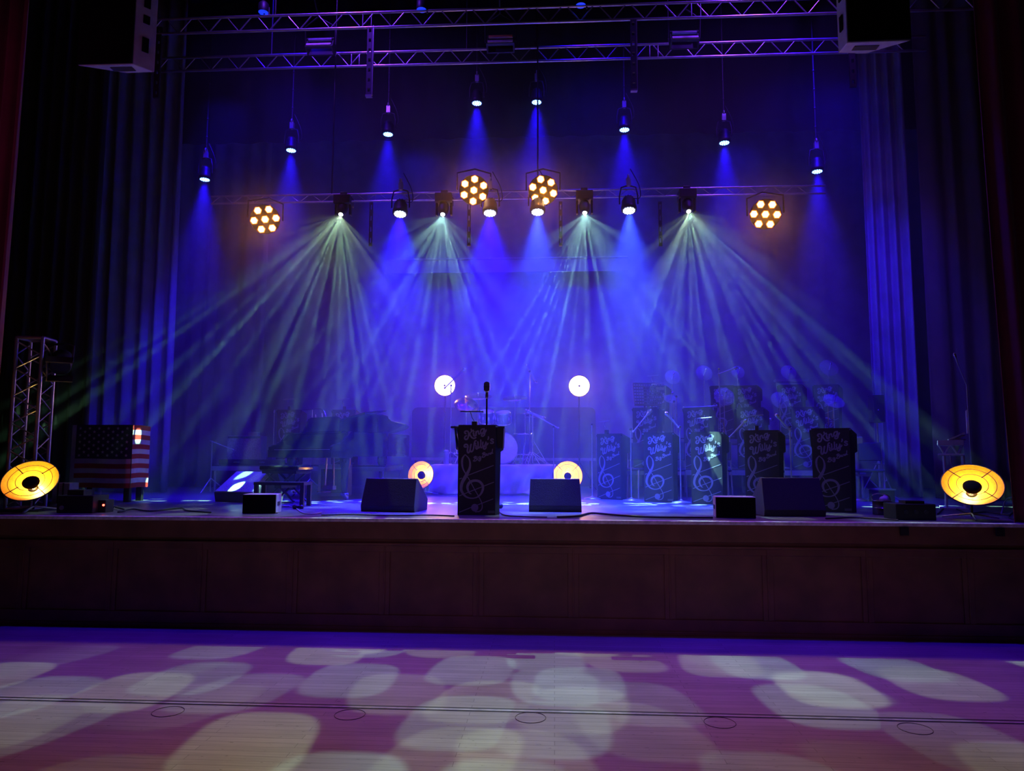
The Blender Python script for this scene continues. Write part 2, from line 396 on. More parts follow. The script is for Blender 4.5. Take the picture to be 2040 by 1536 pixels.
def light(kind, name, M, energy, color, parent=None, angle=60, blend=1.0, size=.03, gobo=None, row=None):
    d = bpy.data.lights.new(name, kind); d.energy = energy; d.color = color
    if kind == 'SPOT': d.spot_size = R(angle); d.spot_blend = blend; d.shadow_soft_size = size
    if kind == 'POINT': d.shadow_soft_size = size
    if kind == 'AREA': d.size = size
    o = bpy.data.objects.new(name, d); COL.objects.link(o)
    o.matrix_world = M
    if parent: o.parent = parent
    if gobo:
        sc, thr, soft, ox, oy = gobo
        d.use_nodes = True; nt = d.node_tree; L = nt.links.new
        em = nt.nodes['Emission']
        tc = nt.nodes.new('ShaderNodeTexCoord'); sp = nt.nodes.new('ShaderNodeSeparateXYZ'); L(tc.outputs['Normal'], sp.inputs[0])
        dx = nt.nodes.new('ShaderNodeMath'); dx.operation = 'DIVIDE'; L(sp.outputs[0], dx.inputs[0]); L(sp.outputs[2], dx.inputs[1])
        dy = nt.nodes.new('ShaderNodeMath'); dy.operation = 'DIVIDE'; L(sp.outputs[1], dy.inputs[0]); L(sp.outputs[2], dy.inputs[1])
        cb = nt.nodes.new('ShaderNodeCombineXYZ'); L(dx.outputs[0], cb.inputs[0]); L(dy.outputs[0], cb.inputs[1])
        ad = nt.nodes.new('ShaderNodeVectorMath'); ad.operation = 'ADD'; L(cb.outputs[0], ad.inputs[0]); ad.inputs[1].default_value = (ox, oy, 0)
        vo = nt.nodes.new('ShaderNodeTexVoronoi'); vo.voronoi_dimensions = '2D'; vo.inputs['Scale'].default_value = sc; vo.inputs['Randomness'].default_value = .85
        vo.distance = 'MINKOWSKI'; vo.inputs['Exponent'].default_value = 3.2
        L(ad.outputs[0], vo.inputs['Vector'])
        mr = nt.nodes.new('ShaderNodeMapRange'); mr.interpolation_type = 'SMOOTHSTEP'
        mr.inputs['From Min'].default_value = thr; mr.inputs['From Max'].default_value = thr + soft
        mr.inputs['To Min'].default_value = 1; mr.inputs['To Max'].default_value = 0
        L(vo.outputs['Distance'], mr.inputs['Value'])
        # a few lens sheets of the gobo wheel are denser than others
        mp = nt.nodes.new('ShaderNodeMapRange'); mp.inputs['To Min'].default_value = .4; mp.inputs['To Max'].default_value = 1.0
        sx = nt.nodes.new('ShaderNodeSeparateColor'); L(vo.outputs['Color'], sx.inputs[0]); L(sx.outputs[0], mp.inputs['Value'])
        mu = nt.nodes.new('ShaderNodeMath'); mu.operation = 'MULTIPLY'; L(mr.outputs[0], mu.inputs[0]); L(mp.outputs[0], mu.inputs[1])
        outp = mu.outputs[0]
        if row:         # the prism spreads the rays in one row
            ab = nt.nodes.new('ShaderNodeMath'); ab.operation = 'ABSOLUTE'; L(dy.outputs[0], ab.inputs[0])
            m4 = nt.nodes.new('ShaderNodeMapRange'); m4.interpolation_type = 'SMOOTHSTEP'; m4.inputs['From Min'].default_value = row * .6; m4.inputs['From Max'].default_value = row
            m4.inputs['To Min'].default_value = 1; m4.inputs['To Max'].default_value = 0; L(ab.outputs[0], m4.inputs['Value'])
            m5 = nt.nodes.new('ShaderNodeMath'); m5.operation = 'MULTIPLY'; L(outp, m5.inputs[0]); L(m4.outputs[0], m5.inputs[1]); outp = m5.outputs[0]
        L(outp, em.inputs['Strength'])
    return o
def down(p, d):     # light matrix: -Z along d
    return Tm(Vector(p)) @ Vector(d).to_track_quat('-Z', 'Y').to_matrix().to_4x4()

BLUE = (.012, .001, 1.0)
# ---- par cans -----------------------------------------------------
def make_par(name, d, R0, led, lab, power, angle, pole, ldir=None, col=None):
    """lens centre at the origin, beam along d, a pole or yoke above"""
    d = Vector(d).normalized(); t = thing(name, lab, 'stage light')
    A = aim((0, 0, 0), -d)          # +Z = away from the beam
    m = MB(); m.X = A
    m.lathe([(R0, -.005), (R0 + .01, 0), (R0 + .012, .05), (R0 + .004, .06), (R0 * .98, .15), (R0 * .7, .2), (R0 * .6, .21)], 20)
    for i in range(9): m.tube((R0 * .9 * math.cos(i * .7), R0 * .9 * math.sin(i * .7), .06), (R0 * .62 * math.cos(i * .7), R0 * .62 * math.sin(i * .7), .215), .006, n=5)
    m.build('housing', 'black', t)
    m = MB(); m.X = A; m.lathe([(R0 * .99, -.004), (1e-4, -.004)], 20, caps=False)
    ln = m.build('lens', 'blueled' if led == 'solid' else 'bluerim', t)
    if led != 'solid':
        m = MB(); m.X = A
        for rr, n in ((0, 1), (.36, 6), (.72, 12)):
            for i in range(n):
                q = 2 * PI * i / n + .2
                m.lathe([(R0 * .13, -.004), (R0 * .13, -.012), (1e-4, -.014)], 8, Tm((R0 * rr * math.cos(q), R0 * rr * math.sin(q), 0)), False)
        m.build('diode', led, ln, kind='stuff')
    mid = A @ Vector((0, 0, .1)); m = MB(); top = .42
    q = R0 + .03
    m.path([mid + Vector((-q, 0, 0)), mid + Vector((-q, 0, .12)), (-q * .8, mid.y, top - .08), (0, mid.y, top - .05), (q * .8, mid.y, top - .08), mid + Vector((q, 0, .12)), mid + Vector((q, 0, 0))], .011, 6)
    m.build('yoke', 'black', t)
    m = MB(); m.bb((-.03, mid.y - .03, top - .06), (.03, mid.y + .03, top + .05)); m.torus(.035, .012, Tm((0, mid.y, top + .07)) @ Ry(PI / 2), 14)
    m.build('clamp', 'steel', t)
    m = MB(); m.path(catmull([(mid.x, mid.y + .05, .22), (R0 + .06, mid.y + .04, .2), (R0 + .05, mid.y + .02, .38), (.03, mid.y + .02, top + .2)]), .007, 5)
    m.build('power_cable', 'cable', t)
    if pole:
        m = MB(); m.tube((0, mid.y, top + .1), (0, mid.y, pole), .014, n=8)
        z = top + .3
        while z < min(pole, top + 1.6): m.ball((0, mid.y, z), .022, 8); z += .31
        m.build('hanging_pole', 'black', t)
    light('SPOT', 'beam', down(d * .03, ldir or d), power, col or BLUE, t, angle, 1.0, R0 * .6)
    return t
YP = 3.7
ups = [(408, 357), (580, 299), (773, 267), (950, 205), (1069, 203), (1244, 258), (1443, 284), (1628, 341)]
labs = ['lit blue par light hanging lowest and furthest left above the piano side',
        'lit blue par light between the outermost left one and the one over the piano lid',
        'lit blue par light on a long pole above the piano lid',
        'lit blue par light hanging highest, left one of the central pair',
        'lit blue par light hanging highest, right one of the central pair',
        'lit blue par light on a pole to the right of the central pair',
        'lit blue par light above the gap between the two rightmost green beams',
        'lit blue par light hanging furthest right above the orange cell light']
proto = make_par('par_spotlight', (0, -.02, -1), .088, 'blueled', '', 2800, 42, 4.0)
for (px, py), lb in zip(ups, labs):
    p = at(px, py, YP); dup(proto, lb, p, 0, 'blue par lights hung in an arc over the stage')
YL = 2.4
protb = make_par('par_spotlight', (0, -.25, -1), .098, 'whiteled', '', 6800, 60, 0, (0, -.04, -1))
protc = make_par('par_spotlight', (0, -.25, -1), .098, 'whiteled', '', 6200, 54, 0, (0, -.02, -1), (.025, .06, 1.0))
for (px, py), lb in zip([(797, 426), (976, 424), (1071, 422), (1253, 419)],
        ['bright white-blue par light left of the second green beam', 'bright white-blue par light below the left central amber cluster',
         'bright white-blue par light below the right central amber cluster', 'bright white-blue par light between the two right green beams']):
    p = at(px, py, YL); dup(protb if px < 1000 else protc, lb, p, 0, 'bright par lights under the lower truss')
# ---- trusses ------------------------------------------------------
def truss(name, lab, Y, px0, px1, zb, zt, pitch, rc, rd, group):
    x0, x1 = at(px0, 60, Y).x, at(px1, 60, Y).x
    t = thing(name, lab, 'truss', (x0, Y, zb), 0, group)
    L = x1 - x0; h = zt - zb
    for z in (0, h):
        m = MB(); m.tube((0, 0, z), (L, 0, z), rc, n=12)
        m.build('chord', 'alu', t)
    m = MB(); n = int(L / pitch)
    for i in range(n):
        a = i * pitch
        m.tube((a, 0, 0), (a + pitch * .42, 0, h), rd, n=6); m.tube((a + pitch * .58, 0, h), (a + pitch, 0, 0), rd, n=6)
    for q in (.27, .66):
        for dx in (-.06, .06): m.tube((L * q + dx, 0, 0), (L * q + dx, 0, h), rd, n=6)
    m.build('lattice', 'alu', t)
    m = MB()
    for i in range(1, int(L / 3) + 1): m.tube((i * 3 - 1.2, 0, h), (i * 3 - 1.2, 0, 10.48 - zb), .012, n=6)
    m.build('hanging_chain', 'black', t)
    return t
YN, YF = 1.76, 2.75
tz = at(995, 47, YN).z, at(995, 17, YN).z
tf = at(995, 124, YF).z, at(995, 97, YF).z
truss('lighting_truss', 'front aluminium ladder truss, the uppermost across the picture', YN, 297, 1990, tz[0], tz[1], .43, .019, .009, 'ladder trusses')
truss('lighting_truss', 'rear aluminium ladder truss just below the uppermost one', YF, 316, 1843, tf[0], tf[1], .43, .019, .008, 'ladder trusses')
lz = at(1010, 396, YL + .12).z
truss('lighting_truss', 'thin low truss carrying the green beams and amber clusters', YL + .12, 436, 1632, lz, lz + .11, .33, .013, .005, 'ladder trusses')
# small par cans sitting on the front truss
m = MB(); m.lathe([(.07, -.02), (.075, 0), (.07, .1), (.03, .14)], 16); 
sm = thing('truss_uplight', '', 'stage light'); m.build('housing', 'black', sm)
m = MB(); m.lathe([(.068, -.022), (1e-4, -.022)], 16, caps=False); m.build('lens', 'bluerim', sm); m = MB(); m.tube((.0, .0, .1), (.0, .03, -.03), .012); m.tube((.08, 0, .05), (.08, 0, -.07), .012); m.build('clamp', 'black', sm)
for (px, py), lb in zip([(525, 22), (840, 17), (1157, 8)], ['left', 'middle', 'right']):
    p = at(px, py, YN); dup(sm, lb + ' one of three small blue lamps perched on the front truss', p, 0, 'small blue lamps on the front truss')
# ---- perforated hanging bars -------------------------------------
def perf_bar(px, py0, py1, Y, w, lab, group, lip=True):
    a, b = at(px, py0, Y), at(px, py1, Y); h = a.z - b.z
    t = thing('perforated_bar', lab, 'hanging bar', (b.x, Y, b.z), 0, group)
    m = MB(); n = max(3, int(h / .14)); s = h / n
    for sx in (-1, 1): m.bb((sx * w / 2, -.015, 0), (sx * w * .22, .015, h))
    for i in range(n + 1): m.bb((-w * .22, -.015, max(0, i * s - .045)), (w * .22, .015, min(h, i * s + .045)))
    m.build('bar', 'black', t)
    if lip:
        m = MB(); m.bb((-w / 2 - .005, -.03, -.025), (w / 2 + .005, .03, 0)); m.bb((w / 2, -.015, 0), (w / 2 + .012, .015, h)); m.build('end_plate', 'alu', t)
for px, y0, y1, lb, lip in [(735, 52, 190, 'hanging from the front truss left of centre', 1), (1263, 38, 179, 'hanging from the front truss right of centre', 1),
                       (311, 55, 195, 'hanging behind the left loudspeaker', 0), (1700, 30, 174, 'hanging behind the right loudspeaker', 0)]:
    perf_bar(px, y0, y1, YN, .078, 'black perforated steel bar ' + lb, 'long perforated bars', lip)
for px, lb in [(738, 'first'), (934, 'second'), (1117, 'third'), (1316, 'last')]:
    perf_bar(px, 402, 490, YL + .5, .05, 'thin dark perforated bar below the low truss, ' + lb + ' from the left of four', 'thin perforated bars', False)
# ---- moving heads with fan beams ---------------------------------
MV = [(679, 427), (882, 427), (1165, 424), (1372, 421)]
mz = [('beam head with green rays furthest left, above the grand piano', (.40, 1.0, .50), (.3, 1.7)), ('beam head with green rays above the microphone on the left boom', (.42, 1.0, .62), (4.1, .4)),
      ('beam head with green rays right of the central amber clusters', (.40, 1.0, .72), (2.2, 5.3)), ('beam head with the widest pale rays, furthest right', (.42, 1.0, .75), (7.4, 3.1))]
def down_x(d):      # -Z along d, X kept horizontal across the stage
    z = -Vector(d).normalized(); x = Vector((1, 0, 0)); x = (x - z * x.dot(z)).normalized(); y = z.cross(x)
    return Matrix((x, y, z)).transposed().to_4x4()
for (px, py), (lb, colr, of), ax in zip(MV, mz, (-.36, -.22, .1, .17)):
    p = at(px, py, YL); t = thing('moving_head_spotlight', 'black moving ' + lb, 'stage light', p, 0, 'moving beam heads on the low truss')
    up = lz - p.z
    m = MB(); m.bb((-.12, .0, up - .06), (.12, .24, up + .07)); m.bb((-.05, .09, up + .07), (.05, .15, up + .14)); m.build('base_box', 'black', t, bevel=.01)
    m = MB(); m.bb((-.12, .08, .02), (-.09, .16, up - .05)); m.bb((.09, .08, .02), (.12, .16, up - .05)); m.build('yoke', 'black', t, bevel=.008)
    d = Vector((0, -.62, -1)).normalized()
    m = MB(); m.X = aim((0, 0, 0), -d); m.lathe([(.034, 0), (.05, .0), (.07, .05), (.08, .12), (.07, .2), (.03, .24)], 18); m.build('head', 'black', t)
    m = MB(); m.X = aim((0, 0, 0), -d); m.lathe([(.03, -.003), (1e-4, -.012)], 14, caps=False); m.build('lens', 'beamlens', t)
    dr = Vector((ax, .05, -1)).normalized()
    light('SPOT', 'ray_fan', Tm(dr * .03) @ down_x(dr), 15000, colr, t, 88, .35, .002, gobo=(9, .13, .07, *of), row=.10)
    light('SPOT', 'pattern', down(d * .03, d), 800, (.60, .88, .50) if px in (679, 1372) else (.42, .86, .74), t, 84, .5, .004, gobo=(5.2, .26, .05, *of))
# ---- amber seven cell lights -------------------------------------
for (px, py), a0, lb in zip([(528, 437), (944, 379), (1082, 379), (1525, 427)], [18, 4, -13, -23],
        ['furthest left beside the first green beam', 'left of the central pair above the podium', 'right of the central pair above the podium', 'furthest right beside the widest beam']):
    p = at(px, py, YL - .05); n = (CAM - p).normalized(); n = (n + Vector((0, -.1, -.05))).normalized()
    t = thing('cell_spotlight', 'seven-cell amber light ' + lb, 'stage light', p, 0, 'amber seven-cell lights')
    A = aim((0, 0, 0), n) 
    up = (A.inverted().to_3x3() @ Vector((0, 0, 1))); base = math.atan2(up.y, up.x)
    m = MB(); m.X = A; m.lathe([(.205, -.02), (.21, -.05), (.18, -.14), (.08, -.2)], 24, caps=True); m.build('housing', 'black', t)
    c = MB(); c.X = A; rim = MB(); rim.X = A
    for i in range(7):
        q = base - R(a0) + (i - 1) * PI / 3; rr = 0 if i == 0 else .152
        cx, cy = rr * math.cos(q), rr * math.sin(q)
        hx = [(.045 * math.cos(q + k * PI / 3), .045 * math.sin(q + k * PI / 3)) for k in range(6)]
        c.prism([(cx + x, cy + y) for x, y in hx], .02, Tm((0, 0, -.016)))
        rim.prism([(cx + x * 1.28, cy + y * 1.28) for x, y in hx], .012, Tm((0, 0, -.02)))
    c.build('light_cell', 'amber', t, kind='stuff'); rim.build('glow_fringe', 'amberfringe', t)
    m = MB(); m.path([A @ Vector((-.24, 0, -.08)), (A @ Vector((-.24, 0, -.08))) + Vector((0, 0, .25)), Vector((0, .12, .36)), (A @ Vector((.24, 0, -.08))) + Vector((0, 0, .25)), A @ Vector((.24, 0, -.08))], .012, 6)
    m.build('yoke', 'black', t)
    light('SPOT', 'beam', down(n * .06, n + Vector((0, 0, -.25))), 130, (1.0, .30, .04), t, 120, 1.0, .12)
# ---- flood lamps between the trusses -----------------------------
for (px, py), lb, refl in zip([(637, 86), (997, 80), (1364, 72)], ['left, unlit', 'middle, amber reflection painted on inner strip', 'right, unlit'], [0, 1, 0]):
    p = at(px, py, 2.25); t = thing('flood_lamp', lb + ' rectangular flood lamp slung between the two upper trusses', 'stage light', p, 0, 'flood lamps between the trusses')
    t['label'] = 'rectangular flood lamp slung between the upper trusses, ' + lb
    m = MB(); m.X = Rx(R(-25)); m.bb((-.2, -.02, -.1), (.2, .02, -.07)); m.bb((-.2, -.02, .07), (.2, .02, .1)); m.bb((-.2, 0, -.1), (-.18, .14, .1)); m.bb((.18, 0, -.1), (.2, .14, .1)); m.bb((-.2, .12, -.1), (.2, .14, .1)); m.build('housing', 'black', t)
    m = MB(); m.X = Rx(R(-25)); m.bb((-.18, -.035, -.085), (.18, .0, -.045)); m.build('lower_glass', 'floodglass', t)
    m = MB(); m.X = Rx(R(-25)); m.bb((-.17, -.03, .04), (.17, .0, .075)); m.build('inner_strip', 'floodorange' if refl else 'steel', t)
    m = MB(); m.path([(-.22, .05, 0), (-.22, 0, .25), (0, -.1, .34), (.22, 0, .25), (.22, .05, 0)], .012); m.build('yoke', 'black', t)
    m = MB(); m.tube((0, -.1, .34), (0, -.3, .5), .014); m.build('hanger', 'black', t)

# ---- retro dish lamps --------------------------------------------
def view_dir(p, tw, upw, rt):
    T = (CAM - p).normalized(); Rr = Vector((0, 0, 1)).cross(T).normalized(); U = T.cross(Rr)
    return (T * tw + U * upw + Rr * rt).normalized()
def retro(lab, p, n, R0, power, zfloor, diffuse=False, group=None, hub=.31):
    t = thing('reflector_lamp', lab, 'lamp', (p.x, p.y, zfloor), 0, group)
    c = Vector((0, 0, p.z - zfloor)); A = aim(c, n)
    prof = [(R0 * s, -R0 * .52 * (1 - s ** 2)) for s in (.06, .15, .25, .35, .45, .55, .65, .75, .85, .93, 1.0)]
    m = MB(); m.X = A; m.lathe(prof, 48, caps=False)
    m.build('reflector', 'gold', t)
    m = MB(); m.X = A; m.lathe([(r + .004, z - .006) for r, z in prof] , 48, caps=False); m.lathe([(.05, -R0 * .52 - .1), (.055, -R0 * .5), (.02, -R0 * .5)], 16); m.torus(R0, .006, n=48)
    m.build('shell', 'black', t)
    m = MB(); m.X = A
    m.torus(R0 * .76, .0035, Tm((0, 0, .0)), 48, 5); m.torus(R0 * .5, .0035, Tm((0, 0, .0)), 40, 5)
    for k in range(4):
        q = PI / 4 + k * PI / 2; m.tube((R0 * .46 * math.cos(q), R0 * .46 * math.sin(q), 0), (R0 * 1.0 * math.cos(q), R0 * 1.0 * math.sin(q), 0.004), .005, n=5)
    m.build('guard', 'black', t)
    if diffuse:
        MT.setdefault('glowglass', mat('glowing_frosted_glass', (1, .9, .8), .5, emit=(1.0, .80, .62), estr=7))
        m = MB(); m.X = A; m.lathe([(R0 * .985, -.012), (R0 * .5, .012), (1e-4, .02)], 40, caps=False); m.build('frosted_glass', 'glowglass', t)
        m = MB(); m.X = A; m.ball((0, 0, .025), .022); m.build('centre_stud', 'blackmatte', t)
        light('SPOT', 'glow', down(A @ Vector((0, 0, .06)), n), power, (1.0, .42, .22), t, 165, 1.0, .08)
    else:
        m = MB(); m.X = A; hr = R0 * hub
        m.lathe([(hr * .55, -R0 * .30), (hr * .8, -R0 * .26), (hr * .98, -R0 * .16), (hr, -R0 * .1), (hr * .8, -R0 * .03), (hr * .4, 0.0), (1e-4, .004)], 24, caps=False)
        m.build('bulb_cap', 'blackmatte', t)
        m = MB(); m.X = A; m.ball((0, 0, -R0 * .36), R0 * .07); m.tube((0, 0, -R0 * .5), (0, 0, -R0 * .4), R0 * .06); m.build('bulb', 'bulb', t)
        vu = A.inverted().to_3x3() @ Vector((0, 0, 1)); vu.z = 0; vu = vu.normalized() * R0 * .15
        light('POINT', 'glow', A @ Tm(vu + Vector((0, 0, -R0 * .35))), power, (1.0, .52, .10), t, size=R0 * .12)
    # yoke and tripod feet
    h = c.z; m = MB()
    s = A @ Vector((0, 0, -R0 * .45)); side = n.cross(Vector((0, 0, 1))).normalized()
    e1, e2 = c + side * (R0 + .03), c - side * (R0 + .03)
    back = Vector((-n.x, -n.y, 0)).normalized() * (R0 * .55)
    if h < .8:
        base = Vector((back.x, back.y, .03))
        m.path([s, (s + base) / 2 + back * .2, base], .012)
        m.build('arm', 'black', t)
        for q in (0, 2.1, 4.2):
            m = MB(); f = math.atan2(n.y, n.x) + q
            m.path([base + Vector((0, 0, .03)), base * .0 + base + Vector((math.cos(f) * R0 * 1.05, math.sin(f) * R0 * 1.05, -.018))], .011)
            m.build('leg', 'steel', t)
    else:
        m.tube((back.x, back.y, .05), (back.x, back.y, h - .02), .016); m.tube((back.x, back.y, h - .02), tuple(s), .014)
        m.build('pole', 'black', t)
        for q in (0.5, 2.6, 4.7):
            m = MB(); m.path([(back.x, back.y, .55), (back.x + .38 * math.cos(q), back.y + .38 * math.sin(q), .012)], .01); m.build('leg', 'black', t)
    return t
g = 'gold dish lamps standing on the stage'
p = at(60, 957, .35); retro('yellow glowing gold reflector lamp at the left stage corner beside the truss tower', p, view_dir(p, .74, .62, -.24), .285, 23, SZ, group=g)
p = at(1937, 965, .35); retro('gold reflector lamp glowing yellow at the right end of the stage edge', p, view_dir(p, .73, .67, .08), .285, 23, SZ, group=g)
p = at(838, 946, 4.5); retro('gold reflector lamp glowing orange on the floor left of the draped drum riser', p, view_dir(p, .88, .12, -.42), .232, 12, SZ, group=g, hub=.3)
p = at(1131, 948, 4.5); retro('orange glowing reflector lamp right of the draped riser, half hidden by a wedge', p, view_dir(p, .96, .1, .03), .245, 12, SZ, group=g, hub=.26)
p = at(886, 768, 6.4); retro('dazzling white round lamp on a pole behind the left boom microphone', p, view_dir(p, 1, 0, -.1), .205, 80, SZ, True, 'dazzling round lamps behind the drums')
p = at(1154, 769, 6.4); retro('dazzling white round lamp on a pole right of the drums', p, view_dir(p, 1, 0, .05), .205, 80, SZ, True, 'dazzling round lamps behind the drums')

# ---- wash lights (out of view; some added to brighten drapes, backdrop and trusses) ------
def wash(px, Y, z, tgt, e, c, ang, lab, bl=1.0, sz=.12, gobo=None):
    p = Vector((px, Y, z)); d = (Vector(tgt) - p).normalized()
    t = thing('wash_spotlight', lab, 'stage light', p, 0, 'wash lights above the frame')
    m = MB(); m.X = aim((0, 0, 0), -d); m.lathe([(.1, -.01), (.11, .0), (.1, .2), (.05, .26)], 16); m.build('housing', 'black', t)
    m = MB(); m.tube(-d * .15, -d * .15 + Vector((0, 0, .2)), .012); m.build('yoke', 'black', t)
    light('SPOT', 'beam', down(d * .06, d), e, c, t, ang, bl, sz, gobo=gobo)
# ================================================================== FLOOR WEDGES, STANDS, INSTRUMENTS
# ---- floor monitors ----------------------------------------------
def wedge(lab, p, rz, w, h, d, pale=False, group='large floor monitors along the stage front'):
    """back towards -y; p = ground centre of the back edge"""
    t = thing('floor_monitor', lab, 'floor monitor', p, rz, group)
    tp = .02
    m = MB(); X = w / 2
    prof = [(0.0, 0.0), (-.015, .07), (.10, h), (.16, h), (d, .13), (d - .03, 0)]
    n = len(prof); vs = []
    for s_ in (-1, 1):
        for (y, z) in prof: vs.append((s_ * (X - tp * max(0, (z - .07) / h)), y, z))
    m.add(vs, [tuple(range(n))[::-1], tuple(range(n, 2 * n))] + [(i, (i + 1) % n, n + (i + 1) % n, n + i) for i in range(n)])
    m.build('cabinet', 'cab', t, bevel=.006)
    m = MB(); g1 = Vector((0, .17, h - .012)); g2 = Vector((0, d - .005, .14)); nn = Vector((0, (g1.z - g2.z), (g2.y - g1.y))).normalized() * .012
    vs = []
    for q, pt in ((X - tp - .015, g1), (X - .03, g2)):
        for s_ in (-1, 1): vs += [Vector((s_ * q, pt.y, pt.z)) + nn, Vector((s_ * q, pt.y, pt.z)) - nn]
    m.add(vs, [(0, 2, 6, 4), (1, 5, 7, 3), (0, 1, 3, 2), (4, 6, 7, 5), (0, 4, 5, 1), (2, 3, 7, 6)])
    m.build('grille', 'palegrille' if pale else 'grille', t)
    for s_ in (-1, 1):
        m = MB(); m.box((s_ * (X - .025), d * .42, h * .5), (.012, .16, .05)); m.build('handle_plate', 'black', t)
        m = MB(); m.lathe([(.022, 0), (.018, .006), (.001, .008)], 14, Tm((s_ * (X - .02), d * .42, h * .22)) @ Ry(s_ * PI / 2)); m.build('socket', 'steel', t)
    return t
def on_stage(px, py): return onz(px, py, SZ)
p = on_stage(772, 1020); wedge('large black floor monitor left of the podium, its side plate lit by the orange lamp', p, R(-8), .66, .385, .5)
p = on_stage(1106, 1020); wedge('large black floor monitor right of the podium, in front of the draped riser', p, R(1), .62, .385, .5)
p = on_stage(1584, 1029); wedge('large black floor monitor in front of the rightmost music stands', p, R(3), .68, .42, .5)
p = on_stage(470, 1002); t = wedge('large floor monitor with a pale lit grille beside the piano bench', p + Vector((.12, .62, 0)), R(158), .76, .42, .55, True)
def small_box(lab, p, rz, w, h, d):
    t = thing('front_fill_speaker', lab, 'speaker', p, rz, 'small speakers on the stage lip')
    m = MB(); m.bb((-w / 2, 0.02, 0), (w / 2, d, h)); m.build('cabinet', 'pa', t, bevel=.008)
    m = MB(); m.bb((-w / 2 + .006, 0, .006), (w / 2 - .006, .025, h - .006)); m.build('grille', 'blackmatte', t)
    for s_ in (-1, 1):
        m = MB(); m.bb((s_ * w / 2, d * .3, h * .4), (s_ * (w / 2 + .006), d * .7, h * .6)); m.build('handle', 'black', t)
p = on_stage(513, 1024) + Vector((0, .03, 0)); small_box('small black speaker on the stage lip in front of the piano benches', p, R(7), .37, .215, .26)
p = on_stage(1468, 1033) + Vector((0, .03, 0)); small_box('small black speaker on the stage lip left of the right floor monitor', p, R(-6), .42, .225, .26)

# ---- band stand lettering ----------------------------------------
def A_(x, y): return ((905 + x / 17.07 - 912.6) / 178.0 - .205, (1024.6 - 840 - y / 17.07) / 178.0)
def B_(x, y): return ((880 + x / 6.98 - 912.6) / 178.0 - .205, (1024.6 - 820 - y / 6.98) / 178.0)
LA = [  # King
 (54, [(372, 412), (333, 385), (345, 340), (400, 322), (450, 345), (468, 410), (462, 500), (430, 585), (378, 612), (335, 580), (345, 520), (392, 482)]),
 (52, [(552, 262), (575, 325), (628, 300)]), (46, [(575, 325), (540, 370), (492, 425)]), (56, [(495, 418), (530, 480), (585, 550), (655, 572), (712, 545)]),
 (54, [(622, 395), (645, 420), (640, 470), (672, 492), (712, 470)]), (44, [(640, 352), (650, 345)]),
 (54, [(722, 345), (718, 400), (722, 468)]), (44, [(722, 400), (760, 330), (798, 325), (806, 380), (815, 425), (845, 420), (872, 390)]),
 (48, [(985, 250), (925, 255), (882, 310), (880, 375), (915, 400), (965, 360), (995, 270)]), (48, [(998, 240), (1010, 330), (1018, 420), (990, 480), (940, 500), (905, 480), (925, 435), (1000, 395), (1045, 345), (1065, 290)]),
 # Willy's
 (54, [(388, 862), (335, 862), (325, 815), (368, 780), (425, 790), (447, 850), (436, 930), (430, 1010), (452, 1062), (492, 1040), (520, 960), (540, 860), (555, 780)]),
 (50, [(538, 800), (525, 930), (545, 1015), (590, 1020), (630, 950), (650, 850), (665, 740), (690, 665), (722, 655)]),
 (48, [(712, 800), (728, 850), (720, 905), (748, 938), (785, 900)]), (44, [(702, 748), (712, 742)]),
 (50, [(785, 690), (795, 780), (790, 870), (820, 898), (855, 860)]), (50, [(885, 630), (888, 750), (878, 850), (905, 890), (940, 860)]),
 (48, [(958, 700), (950, 800), (975, 838), (1020, 810), (1055, 740)]), (48, [(1062, 700), (1070, 800), (1062, 900), (1015, 938), (978, 915), (992, 870), (1060, 825), (1108, 780), (1130, 740)]),
 (46, [(1145, 520), (1150, 560), (1128, 605)]),
 (48, [(1312, 612), (1265, 592), (1228, 618), (1245, 655), (1300, 678), (1312, 720), (1270, 742), (1218, 728)]),
 # Big Band
 (30, [(700, 1195), (682, 1260), (660, 1325)]), (30, [(650, 1225), (690, 1188), (735, 1188), (740, 1225), (700, 1250), (745, 1268), (745, 1310), (690, 1345), (635, 1335)]),
 (28, [(778, 1240), (785, 1300), (805, 1305)]), (24, [(778, 1200), (784, 1197)]),
 (28, [(878, 1190), (840, 1190), (820, 1230), (838, 1262), (868, 1230), (882, 1190), (888, 1290), (858, 1340), (825, 1330), (860, 1285), (900, 1255)]),
 (30, [(990, 1065), (970, 1130), (950, 1195)]), (30, [(940, 1095), (985, 1055), (1028, 1060), (1032, 1095), (990, 1122), (1035, 1140), (1030, 1185), (975, 1215), (922, 1205)]),
 (28, [(1105, 1095), (1070, 1098), (1058, 1138), (1085, 1152), (1108, 1105), (1118, 1148), (1140, 1140)]),
 (28, [(1150, 1080), (1155, 1130)]), (26, [(1154, 1105), (1180, 1072), (1196, 1080), (1200, 1115), (1220, 1108)]),
 (28, [(1262, 1052), (1228, 1058), (1220, 1092), (1245, 1098), (1275, 1050), (1288, 935)]), (28, [(1285, 940), (1278, 1060), (1305, 1075)]),
]
